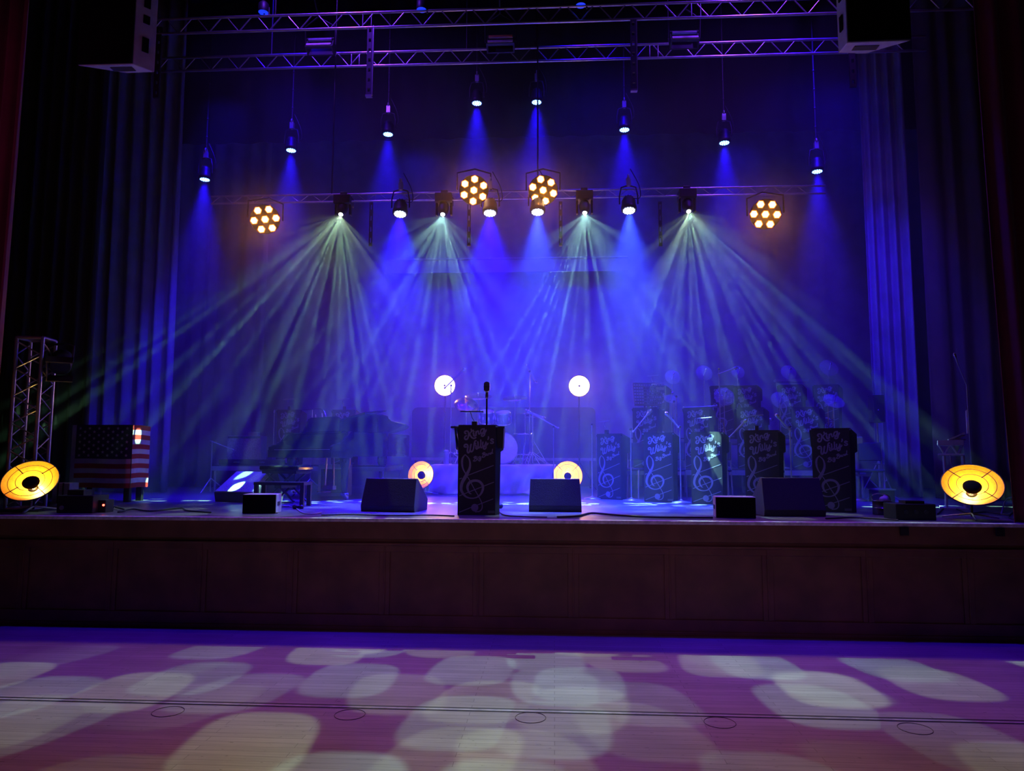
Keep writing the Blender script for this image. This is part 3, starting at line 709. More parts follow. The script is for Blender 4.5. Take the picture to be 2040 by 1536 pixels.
LB = [
 [(320, 600, 10), (285, 650, 26), (278, 720, 28), (295, 800, 20), (340, 880, 13), (390, 960, 12), (450, 1070, 12), (510, 1170, 12), (555, 1260, 12), (562, 1330, 14), (530, 1375, 16), (470, 1385, 14)],
 [(320, 600, 10), (370, 650, 18), (390, 720, 26), (380, 800, 34), (330, 900, 48), (285, 980, 44), (268, 1060, 40), (285, 1120, 34), (340, 1180, 24), (420, 1200, 16), (500, 1180, 20), (555, 1120, 28), (572, 1040, 34), (530, 975, 34), (460, 957, 34), (390, 980, 38), (357, 1035, 36), (365, 1090, 28), (388, 1130, 18), (412, 1140, 8)],
 [(350, 890, 11), (715, 748, 11)], [(250, 1165, 11), (400, 1105, 11), (720, 978, 11)], [(250, 1390, 11), (410, 1325, 11)], [(500, 1290, 11), (710, 1208, 11)], [(245, 935, 11), (275, 924, 11)],
]
def strip(m, pts, y):
    n = len(pts); vs = []
    for i, (x, z, w) in enumerate(pts):
        a = pts[max(i - 1, 0)]; b = pts[min(i + 1, n - 1)]
        dx, dz = b[0] - a[0], b[1] - a[1]; L = math.hypot(dx, dz) or 1; nx, nz = -dz / L * w / 2, dx / L * w / 2
        vs += [(x + nx, y, z + nz), (x - nx, y, z - nz)]
    m.add(vs, [(2 * i, 2 * i + 1, 2 * i + 3, 2 * i + 2) for i in range(n - 1)])
    for (x, z, w) in (pts[0], pts[-1]):
        m.add([(x + w / 2 * math.cos(q * PI / 5), y - .0001, z + w / 2 * math.sin(q * PI / 5)) for q in range(10)], [tuple(range(10))])
def letters():
    m = MB(); k = 0
    for w, pts in LA:
        q = [(*A_(x, y), w / 17.07 / 178) for x, y in pts]
        strip(m, catmull(q, 4) if len(q) > 2 else q, -.0035 - .00006 * k); k += 1
    for pts in LB:
        q = [(*B_(x, y), w / 6.98 / 178) for x, y, w in pts]
        strip(m, catmull(q, 5) if len(q) > 2 else q, -.0035 - .00006 * k); k += 1
    cx, cz = B_(460, 1328)
    m.add([(cx + .0405 * math.cos(q * PI / 12), -.0036 - .00006 * k, cz + .042 * math.sin(q * PI / 12)) for q in range(24)], [tuple(range(24))])
    return m
PW = .42
def make_stand(name, cat, lab, wing=.17, fl=-6, fr=28):
    t = thing(name, lab, cat)
    m = MB(); m.bb((-PW / 2, -.003, 0), (PW / 2, .009, 1.0)); m.build('front_panel', 'panel', t)
    fp = t.children[0]
    letters().build('printed_lettering', 'print', fp)
    m = MB(); x0, z0 = B_(640, 1402); x1, z1 = B_(735, 1368); m.bb((x0, -.0045, max(.012, z0)), (x1, -.003, z1)); m.build('sticker', 'sticker', fp)
    for s_ in (-1, 1):
        m = MB(); m.X = Tm((s_ * PW / 2, .004, 0)) @ Rz(-s_ * R(fr if s_ > 0 else fl)) @ Ry(-PI / 2)
        # polygon in (z, depth): local X -> world z, local Y -> world y
        poly = [(0, 0), (0, .09), (.70, .11), (.72, wing), (.93, wing), (1.0, .02), (1.0, 0)]
        m.prism(poly, .008 * s_)
        m.build('side_wing', 'panel', t)
    m = MB(); m.X = Tm((0, .01, .985)) @ Rx(R(-38)); m.bb((-PW / 2 - .02, 0, -.012), (PW / 2 + .02, .3, 0)); m.build('desk', 'panel', t)
    m = MB(); m.X = Tm((0, .01, .985)) @ Rx(R(-38)); m.bb((-PW / 2 - .02, .3, -.012), (PW / 2 + .02, .315, .03)); m.build('lip', 'panel', t)
    return t
stand = make_stand('band_stand', 'music stand', '')
def put_stand(pxc, pxw, py_top, S_, zf, deg, lab, group):
    """S_ = pixels per metre; depth follows from it"""
    Y = F / S_ + CAM.y + 0.02
    p = at(pxc, 900, Y); 
    return dup(stand, lab, (p.x, Y, zf), R(deg), group)
g1 = 'front row of black band stands'; g2 = 'middle row of black band stands on the low riser'; g3 = 'back row of black band stands on the high riser'; g4 = 'black band stands behind the piano'
R1 = [(1213, 129, -35), (1311, 136, -20), (1407, 141, -20), (1517, 150, -20), (1655, 162, -22)]
L1 = ['turned sideways, first from the drums', 'second from the drums', 'middle one of five', 'second from the right end, behind the wedge', 'rightmost and largest, beside the stool']
ROW1 = []
for (x, s, a), l in zip(R1, L1): ROW1.append(put_stand(x, 0, 0, s, SZ, a, 'printed black band stand in the front row, ' + l, g1))
R2 = [(1286, 120, -24), (1389, 120, -20), (1496, 120, -20), (1607, 121, -22)]
L2 = ['leftmost, beside the perforated music desk', 'second from left, crossed by a boom microphone', 'third from left, behind a clip microphone', 'rightmost, its clef fully lit bright blue']
ROW2 = []
ZR2, ZR3 = SZ + .46, SZ + 1.0
for (x, s, a), l in zip(R2, L2): ROW2.append(put_stand(x, 0, 0, s, ZR2, a, 'band stand in the middle row, ' + l, g2))
R3 = [(1306, 104, -18), (1441, 104, -18), (1489, 104, -18), (1578, 105, -20), (1650, 105, -20)]
L3 = ['leftmost, half hidden by the perforated music desk', 'second from left, behind the saxophone', 'middle one, under the large round disc', 'fourth from left, under the flat bar', 'rightmost, behind the lowest disc']
ROW3 = []
for (x, s, a), l in zip(R3, L3): ROW3.append(put_stand(x, 0, 0, s, ZR3, a, 'band stand in the back row, ' + l, g3))
ZR1 = SZ + .48
for (x, s, a), l in zip([(573, 112, 4), (683, 112, 2)], ['left of the two behind the piano', 'right of the two, behind the raised piano lid']):
    put_stand(x, 0, 0, s, ZR1, a, 'band stand on the riser, ' + l, g4)
# podium
p = at(949, 1020, F / 178 + CAM.y)
pod = copy_tree(stand); pod.name = 'podium'; pod.location = (p.x, p.y, SZ); pod.rotation_euler = (0, 0, R(1))
for k in ('group',):
    if k in pod: del pod[k]
tag(pod, 'tall black podium with script lettering and treble clef at the centre of the stage edge', 'podium')
m = MB(); m.add([(-.30, .02, .985), (.31, .02, .985), (.27, .36, .96), (-.27, .36, .96), (-.30, .02, .965), (.31, .02, .965), (.27, .36, .94), (-.27, .36, .94)],
                [(0, 1, 2, 3), (4, 7, 6, 5), (0, 4, 5, 1), (1, 5, 6, 2), (2, 6, 7, 3), (3, 7, 4, 0)])
m.build('wide_top', 'panel', pod)
m = MB(); m.add([(-.262, .03, .99), (-.235, .03, .72), (-.22, .20, .72), (-.265, .30, .97), (-.255, .03, .99), (-.228, .03, .72), (-.213, .20, .72), (-.258, .30, .97)],
                [(0, 1, 2, 3), (4, 7, 6, 5), (0, 4, 5, 1), (1, 5, 6, 2), (2, 6, 7, 3), (3, 7, 4, 0)])
m.build('top_side', 'panel', pod); m = MB()
m.add([(.225, .015, .98), (.30, .015, .98), (.29, .05, .74), (.225, .05, .74), (.225, .33, .97), (.30, .33, .97), (.29, .30, .74), (.225, .3, .74)],
      [(0, 1, 2, 3), (4, 7, 6, 5), (0, 4, 5, 1), (1, 5, 6, 2), (2, 6, 7, 3), (3, 7, 4, 0)])
m.build('top_side', 'panel', pod)

# clip-on lamps on stands
def clip_light():
    t = thing('stand_lamp', '', 'clip lamp')
    m = MB(); m.bb((-.022, -.02, -.01), (.022, .04, .06)); m.build('clip', 'black', t, bevel=.004)
    m = MB(); m.path(catmull([(0, .01, .05), (-.03, .02, .1), (-.035, .0, .15), (0, -.02, .185)]), .004, 6); m.build('gooseneck', 'chrome', t)
    m = MB(); m.X = Tm((0, -.03, .19)) @ Ry(R(-4)); m.bb((-.11, -.02, -.004), (.09, .02, .008)); m.build('lamp_bar', 'steel', t, bevel=.003)
    return t
cl = clip_light()
def clip_on(o, dx, lab, dz=0):
    M = Tm(o.location) @ Rz(o.rotation_euler.z); q = M @ Vector((dx, .015, 1.0 + dz)); dup(cl, lab, q, o.rotation_euler.z, 'clip lamps on the band stands')
piano_stands = [o for o in bpy.data.objects if o.get('group') == g4]
clip_on(ROW1[0], -.05, 'clip lamp on the sideways front row stand'); clip_on(ROW1[2], .0, 'clip lamp on the middle front row stand')
clip_on(ROW1[3], -.05, 'clip lamp on the front row stand behind the wedge'); clip_on(piano_stands[0], 0, 'clip lamp on the left stand behind the piano')
clip_on(piano_stands[1], 0, 'clip lamp on the right stand behind the piano'); clip_on(ROW3[0], -.02, 'clip lamp on the leftmost back row stand')
# podium lamp
t = thing('podium_lamp', 'black clip lamp with a long horizontal bar on the podium', 'clip lamp', pod.location + Vector((-.03, .02, .985)))
m = MB(); m.bb((-.03, -.03, 0), (.03, .03, .055)); m.build('clip', 'black', t, bevel=.004)
m = MB(); m.path([(0, 0, .05), (-.03, .01, .10), (-.05, .0, .165)], .004); m.build('gooseneck', 'black', t)
m = MB(); m.bb((-.16, -.03, .16), (.10, .03, .172)); m.build('lamp_bar', 'black', t, bevel=.003)

# ---- risers -------------------------------------------------------
def riser(lab, x0, x1, y0, y1, z1, group='stage risers', lattice=True):
    t = thing('stage_riser', lab, 'riser', (x0, y0, SZ), 0, group); w, d, h = x1 - x0, y1 - y0, z1 - SZ
    m = MB(); m.bb((0, 0, h - .02), (w, d, h)); m.build('deck', 'deck', t)
    m = MB(); 
    for a, b in (((0, -.005, h - .1), (w, .03, h - .02)), ((0, d - .03, h - .1), (w, d, h - .02)), ((0, 0, h - .1), (.03, d, h - .02)), ((w - .03, 0, h - .1), (w, d, h - .02))): m.bb(a, b)
    m.build('frame', 'steel', t)
    n = max(1, round(w / 1.2))
    for i in range(n + 1):
        for y in (.05, d - .05):
            m = MB(); x = .04 + (w - .08) * i / n; m.tube((x, y, 0), (x, y, h - .05), .022, n=8); m.build('leg', 'steel', t)
    return t
xa, xb = at(1246, 930, 4.35).x, at(1722, 930, 4.35).x
riser('low wide riser under the middle row of band stands', xa, xb, 4.3, 6.1, ZR2)
xa, xb = at(1246, 900, 6.2).x, at(1712, 900, 6.2).x
riser('high riser under the back row of band stands', xa, xb, 6.12, 7.9, ZR3)
xa, xb = at(425, 930, 5.1).x, at(768, 930, 5.1).x
riser('riser with exposed legs behind the piano', xa, xb, 5.05, 6.6, ZR1)
# drum riser with sheet
y0, y1 = 4.75, 6.55; xa, xb = at(858, 985, y0).x, at(1108, 985, y0).x; zt = at(980, 927, y0).z
riser('square drum riser hidden under the white sheet', xa + .05, xb - .05, y0 + .06, y1, zt - .01, 'stage risers')
def sheet():
    m = MB(); nx, nz, ny = 90, 12, 6; w = xb - xa; h = zt - SZ - .01
    rnd = random.Random(5)
    def off(u, v): return (.035 * math.sin(u * 31 + 3 * v) + .02 * math.sin(u * 67 - 7 * v + 1) + .03 * math.sin(u * 14 - 9 * v)) * (1 - v) ** .7
    rows = []
    for j in range(nz + 1):          # front skirt, bottom to top
        v = j / nz; rows.append([(xa + w * i / nx + .05 * (1 - v) * (i / nx - .5), y0 - .03 - .05 * (1 - v) + off(i / nx, v), SZ + .012 + h * v + (.03 * math.sin(i * .31) * (1 - v) if v < .01 else 0)) for i in range(nx + 1)])
    for j in range(1, ny + 1):
        rows.append([(xa + w * i / nx, y0 - .03 + (y1 - y0 + .04) * j / ny, zt + .006 + .004 * math.sin(i * .7 + j)) for i in range(nx + 1)])
    vs = [(x, y, max(z, SZ + .012)) for r_ in rows for x, y, z in r_]; n = nx + 1
    m.add(vs, [(k * n + i, k * n + i + 1, (k + 1) * n + i + 1, (k + 1) * n + i) for k in range(len(rows) - 1) for i in range(nx)], True)
    # side skirts
    for s_, X in ((-1, xa), (1, xb)):
        vs = []; 
        for j in range(nz + 1):
            v = j / nz
            for i in range(25): vs.append((X + s_ * (.03 + .06 * (1 - v)) + off(i / 25 * .7, v) * .7, y0 - .03 + (y1 - y0) * i / 24, SZ + .012 + h * v))
        m.add(vs, [(k * 25 + i, k * 25 + i + 1, (k + 1) * 25 + i + 1, (k + 1) * 25 + i) for k in range(nz) for i in range(24)], True)
    o = m.build('white_sheet', 'white', solid=.004)
    tag(o, 'white crumpled sheet draped over the drum riser behind the podium', 'sheet')
sheet()
ZD = zt + .012

# ---- drum kit -----------------------------------------------------
def drum(name, lab, c, axis, r, h, shell='shell', group='drum kit'):
    t = thing(name, lab, 'drum', c, 0, group); A = aim((0, 0, 0), axis)
    m = MB(); m.X = A; m.lathe([(r, -h / 2), (r, h / 2)], 28, caps=True); m.build('shell', shell, t)
    for s_ in (-1, 1):
        m = MB(); m.X = A; m.lathe([(r + .004, s_ * h / 2 - .012), (r + .012, s_ * h / 2 - .008), (r + .012, s_ * h / 2 + .008), (r, s_ * h / 2 + .01)], 28, caps=False); m.build('hoop', 'chrome', t)
        m = MB(); m.X = A; m.lathe([(r, s_ * (h / 2 + .003)), (1e-4, s_ * (h / 2 + .003))], 28, caps=False); m.build('drum_head', 'head', t)
    m = MB(); m.X = A
    for k in range(8):
        q = k * PI / 4 + .2; m.tube(((r + .012) * math.cos(q), (r + .012) * math.sin(q), -h / 2), ((r + .012) * math.cos(q), (r + .012) * math.sin(q), h / 2), .005, n=5)
        m.box(((r + .01) * math.cos(q), (r + .01) * math.sin(q), 0), (.02, .02, .05))
    m.build('tension_rods', 'chrome', t)
    return t
def tripod(t, x, y, zt_, hleg=.45, sp=.28, r=.011, mat_='chrome', a0=.4):
    m = MB(); m.tube((x, y, .06), (x, y, zt_), r, n=8); m.build('stand_pole', mat_, t)
    for k in range(3):
        q = a0 + k * 2 * PI / 3; m = MB(); m.tube((x, y, hleg), (x + sp * math.cos(q), y + sp * math.sin(q), .01), r * .8, n=6); m.tube((x, y, .14), (x + sp * .5 * math.cos(q), y + sp * .5 * math.sin(q), hleg * .5), r * .5, n=5); m.build('leg', mat_, t)
def cymbal(lab, px, py, Y, r, tilt, side=0, n2='crash_cymbal'):
    p = at(px, py, Y); t = thing(n2, lab, 'cymbal', (p.x, Y, ZD), 0, 'drum kit'); h = p.z - ZD
    nrm = Vector((math.sin(side), -math.sin(tilt), math.cos(tilt)))
    m = MB(); m.X = aim((0, 0, h), nrm)
    m.lathe([(1e-4, .022), (r * .12, .018), (r * .2, .004), (r * .6, -.004), (r, -.014), (r, -.016), (r * .6, -.007), (r * .2, .0)], 36, caps=False); m.build('cymbal_disc', 'cymbal', t)
    m = MB(); m.X = aim((0, 0, h), nrm); m.tube((0, 0, -.02), (0, 0, .06), .005); m.ball((0, 0, .045), .014); m.build('wing_nut', 'chrome', t)
    tripod(t, 0, 0, h - .01)
p = at(1004, 905, 5.5); drum('bass_drum', 'large bass drum lying on its side behind the podium', (p.x - .02, 5.6, ZD + .285), (0, 1, 0), .27, .36)
p = at(970, 830, 5.45); drum('rack_tom', 'left chrome-trimmed tom above the bass drum', p, (0.05, -.35, 1), .125, .2)
p = at(1003, 832, 5.45); drum('rack_tom', 'right chrome-trimmed tom with a pale lower head', p, (-.05, -.35, 1), .13, .2)
p = at(1048, 880, 5.35); t = drum('floor_tom', 'deep floor tom right of the bass drum', (p.x - .06, 5.6, ZD + .36), (0, 0, 1), .18, .36)
for q in (0.3, 2.4, 4.5):
    m = MB(); m.tube((.195 * math.cos(q), .195 * math.sin(q), .08), (.2 * math.cos(q), .2 * math.sin(q), -.36), .006); m.build('leg', 'chrome', t)
p = at(937, 862, 5.5); t = drum('snare_drum', 'shallow snare drum left of the toms', (p.x, 5.8, ZD + .56), (0, -.1, 1), .17, .12)
m = MB(); m.tube((0, 0, -.06), (0, 0, -.5), .012); [m.tube((0, 0, -.3), (.22 * math.cos(q), .22 * math.sin(q), -.55), .008) for q in (0, 2.1, 4.2)]; m.build('snare_stand', 'chrome', t)
cymbal('crash cymbal hung high left of the centre microphone', 953, 788, 5.9, .25, .32, .05)
cymbal('ride cymbal with a bright wing nut right of the centre microphone', 1026, 792, 5.9, .23, .3, -.05, 'ride_cymbal')
cymbal('large tilted cymbal facing the audience at the left of the kit', 929, 806, 5.7, .22, .75, .2)
cymbal('hi-hat upper cymbal on a thin stand right of the kit', 1046, 823, 5.5, .16, .03, 0, 'hi_hat')
cymbal('second flat cymbal beside the hi-hat', 1062, 830, 5.9, .17, .03, .05)
# drum throne, bottle and small hardware on the riser
p = at(1000, 930, 6.2); t = thing('drum_throne', 'round black drum stool behind the bass drum', 'stool', (p.x, 6.25, ZD)); m = MB(); m.lathe([(.15, .44), (.17, .47), (.16, .52), (.02, .53)], 20); m.build('seat', 'seat', t); tripod(t, 0, 0, .45, .3, .22)
p = at(889, 927, 5.0); t = thing('drinks_flask', 'cylindrical flask standing at the left end of the white sheet', 'flask', (p.x, 5.0, ZD))
m = MB(); m.lathe([(.05, 0), (.052, .02), (.052, .17), (.04, .2)], 18); m.build('body', 'steel', t); m = MB(); m.lathe([(.045, .2), (.045, .24), (.02, .25)], 18); m.build('lid', 'steel', t)
p = at(908, 920, 5.1); t = thing('kick_pedal', 'chrome drum pedal beside the flask on the riser', 'pedal', (p.x, 5.1, ZD))
m = MB(); m.bb((-.05, -.12, 0), (.05, .14, .015)); m.build('plate', 'chrome', t); m = MB(); m.tube((-.05, .1, 0), (-.06, .1, .2), .008); m.tube((.05, .1, 0), (.07, .1, .24), .008); m.tube((-.06, .1, .19), (.07, .1, .19), .008); m.tube((0, .1, .19), (.02, -.02, .26), .006); m.ball((.02, -.03, .27), .025); m.build('frame', 'chrome', t)

# ---- microphone stands -------------------------------------------
def mic(t, p, d, L=.17, r=.014, mm='steel'):
    d = Vector(d).normalized(); p = Vector(p); m = MB(); m.X = aim(p, d)
    m.lathe([(r * .6, -L), (r * .75, -L * .5), (r * .9, -.03), (r * 1.2, -.02)], 12); m.build('microphone', mm, t)
    m = MB(); m.X = aim(p, d); m.lathe([(r * 1.2, -.02), (r * 1.45, .0), (r * 1.35, .025), (r * .6, .04)], 12); m.build('mic_head', 'chrome', t)
def boom_stand(lab, base, ztop, a, b, md=None, zf=SZ, foot='tripod', group='microphone stands', L=.19, r=.021):
    """a, b = boom ends (world); microphone at b"""
    t = thing('microphone_stand', lab, 'microphone stand', (base.x, base.y, zf), 0, group); o_ = Vector((base.x, base.y, zf))
    m = MB(); m.tube((0, 0, .02), (0, 0, ztop - zf), .009, n=8); m.build('pole', 'steel', t)
    if foot == 'round':
        m = MB(); m.lathe([(.13, 0), (.13, .012), (.03, .03), (.012, .05)], 24); m.build('base', 'steel', t)
    else:
        for k in range(3):
            q = .3 + k * 2.09; m = MB(); m.tube((0, 0, .22), (.3 * math.cos(q), .3 * math.sin(q), .01), .008, n=6); m.build('leg', 'steel', t)
    m = MB(); m.ball((0, 0, ztop - zf), .02); m.build('clutch', 'black', t)
    if a is not None:
        a, b = Vector(a) - o_, Vector(b) - o_
        m = MB(); m.tube(a, b, .011, n=6); m.ball(a, .02); m.build('boom', 'steel', t)
        d = (b - a) if md is None else Vector(md)
        mic(t, b + d.normalized() * .12, d, L, r)
    return t
Y = 5.4
b0 = at(897, 930, Y); boom_stand('boom microphone stand crossing the left dazzling lamp', b0, at(897, 768, Y).z, at(886, 773, Y), at(915, 745, Y), zf=ZD)
b0 = at(1055, 930, Y); boom_stand('tall stand with a microphone tilted steeply above the drums', b0, at(1055, 740, Y).z, at(1048, 727, Y), at(1060, 748, Y), zf=ZD, L=.3, r=.017)
b0 = at(1055, 928, 5.2); boom_stand('boom stand with a pale thick microphone beside the hi-hat', b0 + Vector((.05, 0, 0)), at(1057, 822, 5.2).z, at(1048, 817, 5.2), at(1070, 827, 5.2), zf=ZD, L=.24, r=.02)
b0 = at(1103, 985, 4.5); boom_stand('thin boom stand leaning right of the draped riser', b0, at(1100, 850, 4.5).z, at(1112, 853, 4.5), at(1066, 827, 4.5))
# vintage microphone at the podium
p = at(970, 771, .95); t = thing('vintage_microphone', 'chrome vintage microphone on a straight stand behind the podium', 'microphone', (p.x, .95, SZ)); h = p.z - SZ
m = MB(); m.tube((0, 0, .03), (0, 0, h - .07), .011, n=10); m.lathe([(.14, 0), (.14, .015), (.02, .04)], 24); m.build('stand_pole', 'black', t)
m = MB(); m.lathe([(.012, h - .14), (.02, h - .12), (.018, h - .06)], 12); m.build('mount', 'chrome', t)
m = MB(); m.X = Tm((0, 0, h)); m.prism([(.036 * math.cos(q) * (1 if abs(math.cos(q)) < .9 else .95), .062 * math.sin(q)) if False else (max(-.035, min(.035, .05 * math.cos(q))), .064 * math.sin(q)) for q in [k * PI / 12 for k in range(24)]], .05, Tm((0, .025, 0)) @ Rx(PI / 2))
m.build('head_shell', 'chrome', t, bevel=.008)
m = MB(); 
for k in range(-3, 4): m.bb((k * .008 - .002, -.031, h - .045), (k * .008 + .002, -.024, h + .045))
m.bb((-.036, -.034, h - .006), (.036, -.024, h + .006)); m.build('grille_bars', 'black', t)
# straight and boom stands among the band
S1 = [((1180, 990, 3.75), 845, 'thin stand with a round foot left of the first front row stand', None, 'round'),
      ((1258, 995, 3.4), 855, 'thin stand between the first two front row stands', ((1262, 860), (1285, 832)), 'round'),
      ((1357, 1000, 3.0), 850, 'thin stand between the second and third front row stands', ((1352, 852), (1340, 838)), 'round'),
      ((1450, 1003, 2.8), 870, 'curved thin stand right of the middle front row stand', ((1452, 872), (1472, 852)), 'round'),
      ((1578, 990, 2.9), 850, 'dark thin stand between the two rightmost front row stands', ((1574, 858), (1560, 842)), 'round')]
for (bx, by, Y), ty, lb, bm, ft in S1:
    b0 = at(bx, by, Y); boom_stand(lb, b0, at(bx, ty, Y).z, at(*bm[0], Y) if bm else None, at(*bm[1], Y) if bm else None, foot=ft, group='thin microphone stands in the front row')
S2 = [((1345, 5.0), 800, (1290, 838), (1316, 858), 'boom stand crossing the lettering of the left middle row stand'),
      ((1437, 5.2), 735, (1432, 745), (1452, 738), 'tall stand rising above the second back row stand'),
      ((1350, 5.1), 790, (1362, 812), (1413, 810), 'horizontal boom over the second middle row stand'),
      ((1528, 5.0), 838, (1505, 832), (1522, 834), 'short boom stand behind the wedge-side band stand'),
      ((1648, 5.1), 842, (1622, 848), (1638, 855), 'boom stand above the rightmost front row stand')]
for (bx, Y), ty, a, b, lb in S2:
    b0 = at(bx, 930, Y); boom_stand(lb, b0, at(bx, ty, Y).z, at(*a, Y), at(*b, Y), zf=ZR2, group='boom stands on the low riser')
# clear round discs on thin stands
def disc(px, py, rpx, Y, asp, lab, zf, n=0):
    p = at(px, py, Y); s_ = F / (Y - CAM.y); r = rpx / s_
    t = thing('sound_reflector_disc', lab, 'reflector disc', (p.x, Y, zf), 0, 'clear round discs on stands'); h = p.z - zf
    e = math.acos(min(1, asp)); nr = Vector((.1, -math.cos(e), math.sin(e)))
    A = aim((0, 0, h), nr)
    m = MB(); m.X = A; m.lathe([(r, 0), (r, .004), (1e-4, .004)], 40, caps=False); m.lathe([(r, 0), (1e-4, 0)], 40, caps=False); m.torus(r, .005, n=40); m.build('disc', 'plastic', t)
    m = MB(); m.tube((0, .02, .02), (0, .02, h), .008); m.lathe([(.12, 0), (.12, .012), (.02, .03)], 20, Tm((0, .02, 0))); m.build('stand_pole', 'steel', t)
    mic(t, A @ Vector((.0, .02, .1)), (.25, .2, .6), .13, .013)
for px, py, r, Y, asp, lb, zf in [(1340, 751, 15, 6.9, .95, 'clear round disc above the leftmost back row stand', ZR3), (1403, 743, 16, 6.9, .95, 'clear round disc highest between the two left back row stands', ZR3),
        (1470, 741, 13, 6.9, .95, 'clear round disc above the middle back row stand', ZR3), (1571, 742, 15, 6.9, .95, 'faint clear disc above the flat bar', ZR3), (1651, 733, 18, 6.9, .9, 'faint clear disc, the highest at the right', ZR3),
        (1338, 795, 15, 5.2, .6, 'tilted clear disc beside the perforated music desk', ZR2), (1443, 790, 20, 5.2, .9, 'clear disc behind the second middle row stand', ZR2), (1554, 797, 18, 5.2, .9, 'clear disc between the two right middle row stands', ZR2), (1661, 799, 20, 5.2, .7, 'clear disc lowest at the right, with a bright microphone', ZR2)]:
    disc(px, py, r, Y, asp, lb, zf)
# perforated music desk
p = at(1290, 785, 5.6); t = thing('perforated_music_desk', 'perforated metal music desk on a pole, its holes lit by lamps behind', 'music stand', (p.x, 5.6, ZR2)); h = p.z - ZR2
m = MB(); m.X = Tm((0, 0, h)) @ Rz(R(8)) @ Rx(R(-14)); W, H = .25, .2
nx, ny = 11, 7
for i in range(nx + 1): m.bb((-W + i * 2 * W / nx - .007, -.002, -H), (-W + i * 2 * W / nx + .007, .002, H))
for j in range(ny + 1): m.bb((-W, -.003, -H + j * 2 * H / ny - .014), (W, .003, -H + j * 2 * H / ny + .014))
m.build('desk_plate', 'black', t)
m = MB(); m.X = Tm((0, 0, h)) @ Rz(R(8)) @ Rx(R(-14)); m.bb((-W, -.0, -H - .01), (W, .05, -H)); m.build('ledge', 'black', t)
tripod(t, 0, .06, h, .35, .25, .01, 'black')
p = at(1309, 766, 5.6); t = thing('desk_lamp_bar', 'bright bar lamp clipped above the perforated music desk', 'clip lamp', (p.x, 5.58, p.z))
m = MB(); m.X = Ry(R(-4)); m.bb((-.1, -.03, -.0), (.12, .03, .015)); m.build('lamp_bar', 'steel', t, bevel=.003)
m = MB(); m.path([(-.05, 0, 0), (-.12, 0, -.03), (-.14, 0, -.1)], .005); m.bb((-.02, -.02, -.1), (.12, .02, -.05)); m.build('gooseneck', 'chrome', t)
# flat bar above back row, keyboard-like
p = at(1578, 757, 6.6); t = thing('mute_rack', 'flat horizontal shelf on a stand above the fourth back row band stand', 'shelf', (p.x, 6.7, ZR3)); h = p.z - ZR3
m = MB(); m.bb((-.3, -.08, h - .03), (.32, .08, h + .02)); m.build('shelf_board', 'steel', t); m = MB(); m.tube((0, 0, .02), (0, 0, h), .012); m.lathe([(.15, 0), (.15, .012), (.02, .03)], 20); m.build('pole', 'steel', t); m = MB(); m.tube((-.28, -.02, h - .02), (-.25, -.02, h - .2), .012); m.build('hook', 'steel', t)
# saxophone on a stand
p = at(1433, 820, 4.9); t = thing('saxophone', 'pale shining saxophone standing between the two middle band stands', 'saxophone', (p.x + .02, 4.9, ZR2)); h = .12
pts = catmull([(.0, 0, .78), (.03, 0, .82), (.05, 0, .76), (.045, 0, .5), (.035, 0, .25), (.0, 0, .12), (-.06, 0, .1), (-.1, 0, .2), (-.12, 0, .36)])
m = MB(); n_ = len(pts)
for i in range(n_ - 1):
    r0 = .008 + .05 * (i / n_) ** 2.2; r1 = .008 + .05 * ((i + 1) / n_) ** 2.2; m.tube(pts[i], pts[i + 1], r0, r1, 10)
m.build('body', 'brass', t)
m = MB(); m.lathe([(.05, 0), (.062, .04), (.09, .08)], 20, aim((-.12, 0, .34), (-.15, -.3, 1)), False); m.build('bell', 'brass', t)
m = MB()
for k in range(7): m.ball((.03, -.03, .28 + .065 * k), .018, 8, (1, .5, 1))
m.tube((.055, -.02, .25), (.06, -.02, .7), .004); m.build('keywork', 'brass', t)
m = MB(); m.tube((-.1, 0, .01), (0, 0, .2), .008); m.tube((.1, 0, .01), (0, 0, .2), .008); m.tube((0, .12, .01), (0, 0, .2), .008); m.build('sax_stand', 'black', t)
# trombone bell and slide on a stand
p = at(1560, 830, 4.9); t = thing('trumpet', 'small brass trumpet upright on a stand beside the rightmost middle band stand', 'trumpet', (at(1651, 850, 4.9).x, 4.9, ZR2)); 
zz = at(1651, 858, 4.9).z - ZR2
m = MB(); m.lathe([(.006, .42), (.006, .1), (.012, .04), (.03, .015), (.062, 0)][::-1], 20, Tm((0, 0, zz)) , False); m.build('bell', 'brass', t)
m = MB()
for k in range(3): m.tube((.03, 0, zz + .14 + .03 * k), (.09, 0, zz + .14 + .03 * k), .009)
m.path([(0, 0, zz + .4), (.07, 0, zz + .4), (.08, 0, zz + .3), (.07, 0, zz + .08), (.03, 0, zz + .06)], .005); m.build('valves', 'brass', t)
m = MB(); m.tube((0, 0, .02), (0, 0, zz + .1), .012); m.lathe([(.1, 0), (.1, .012), (.02, .03)], 16); m.build('instrument_stand', 'black', t)
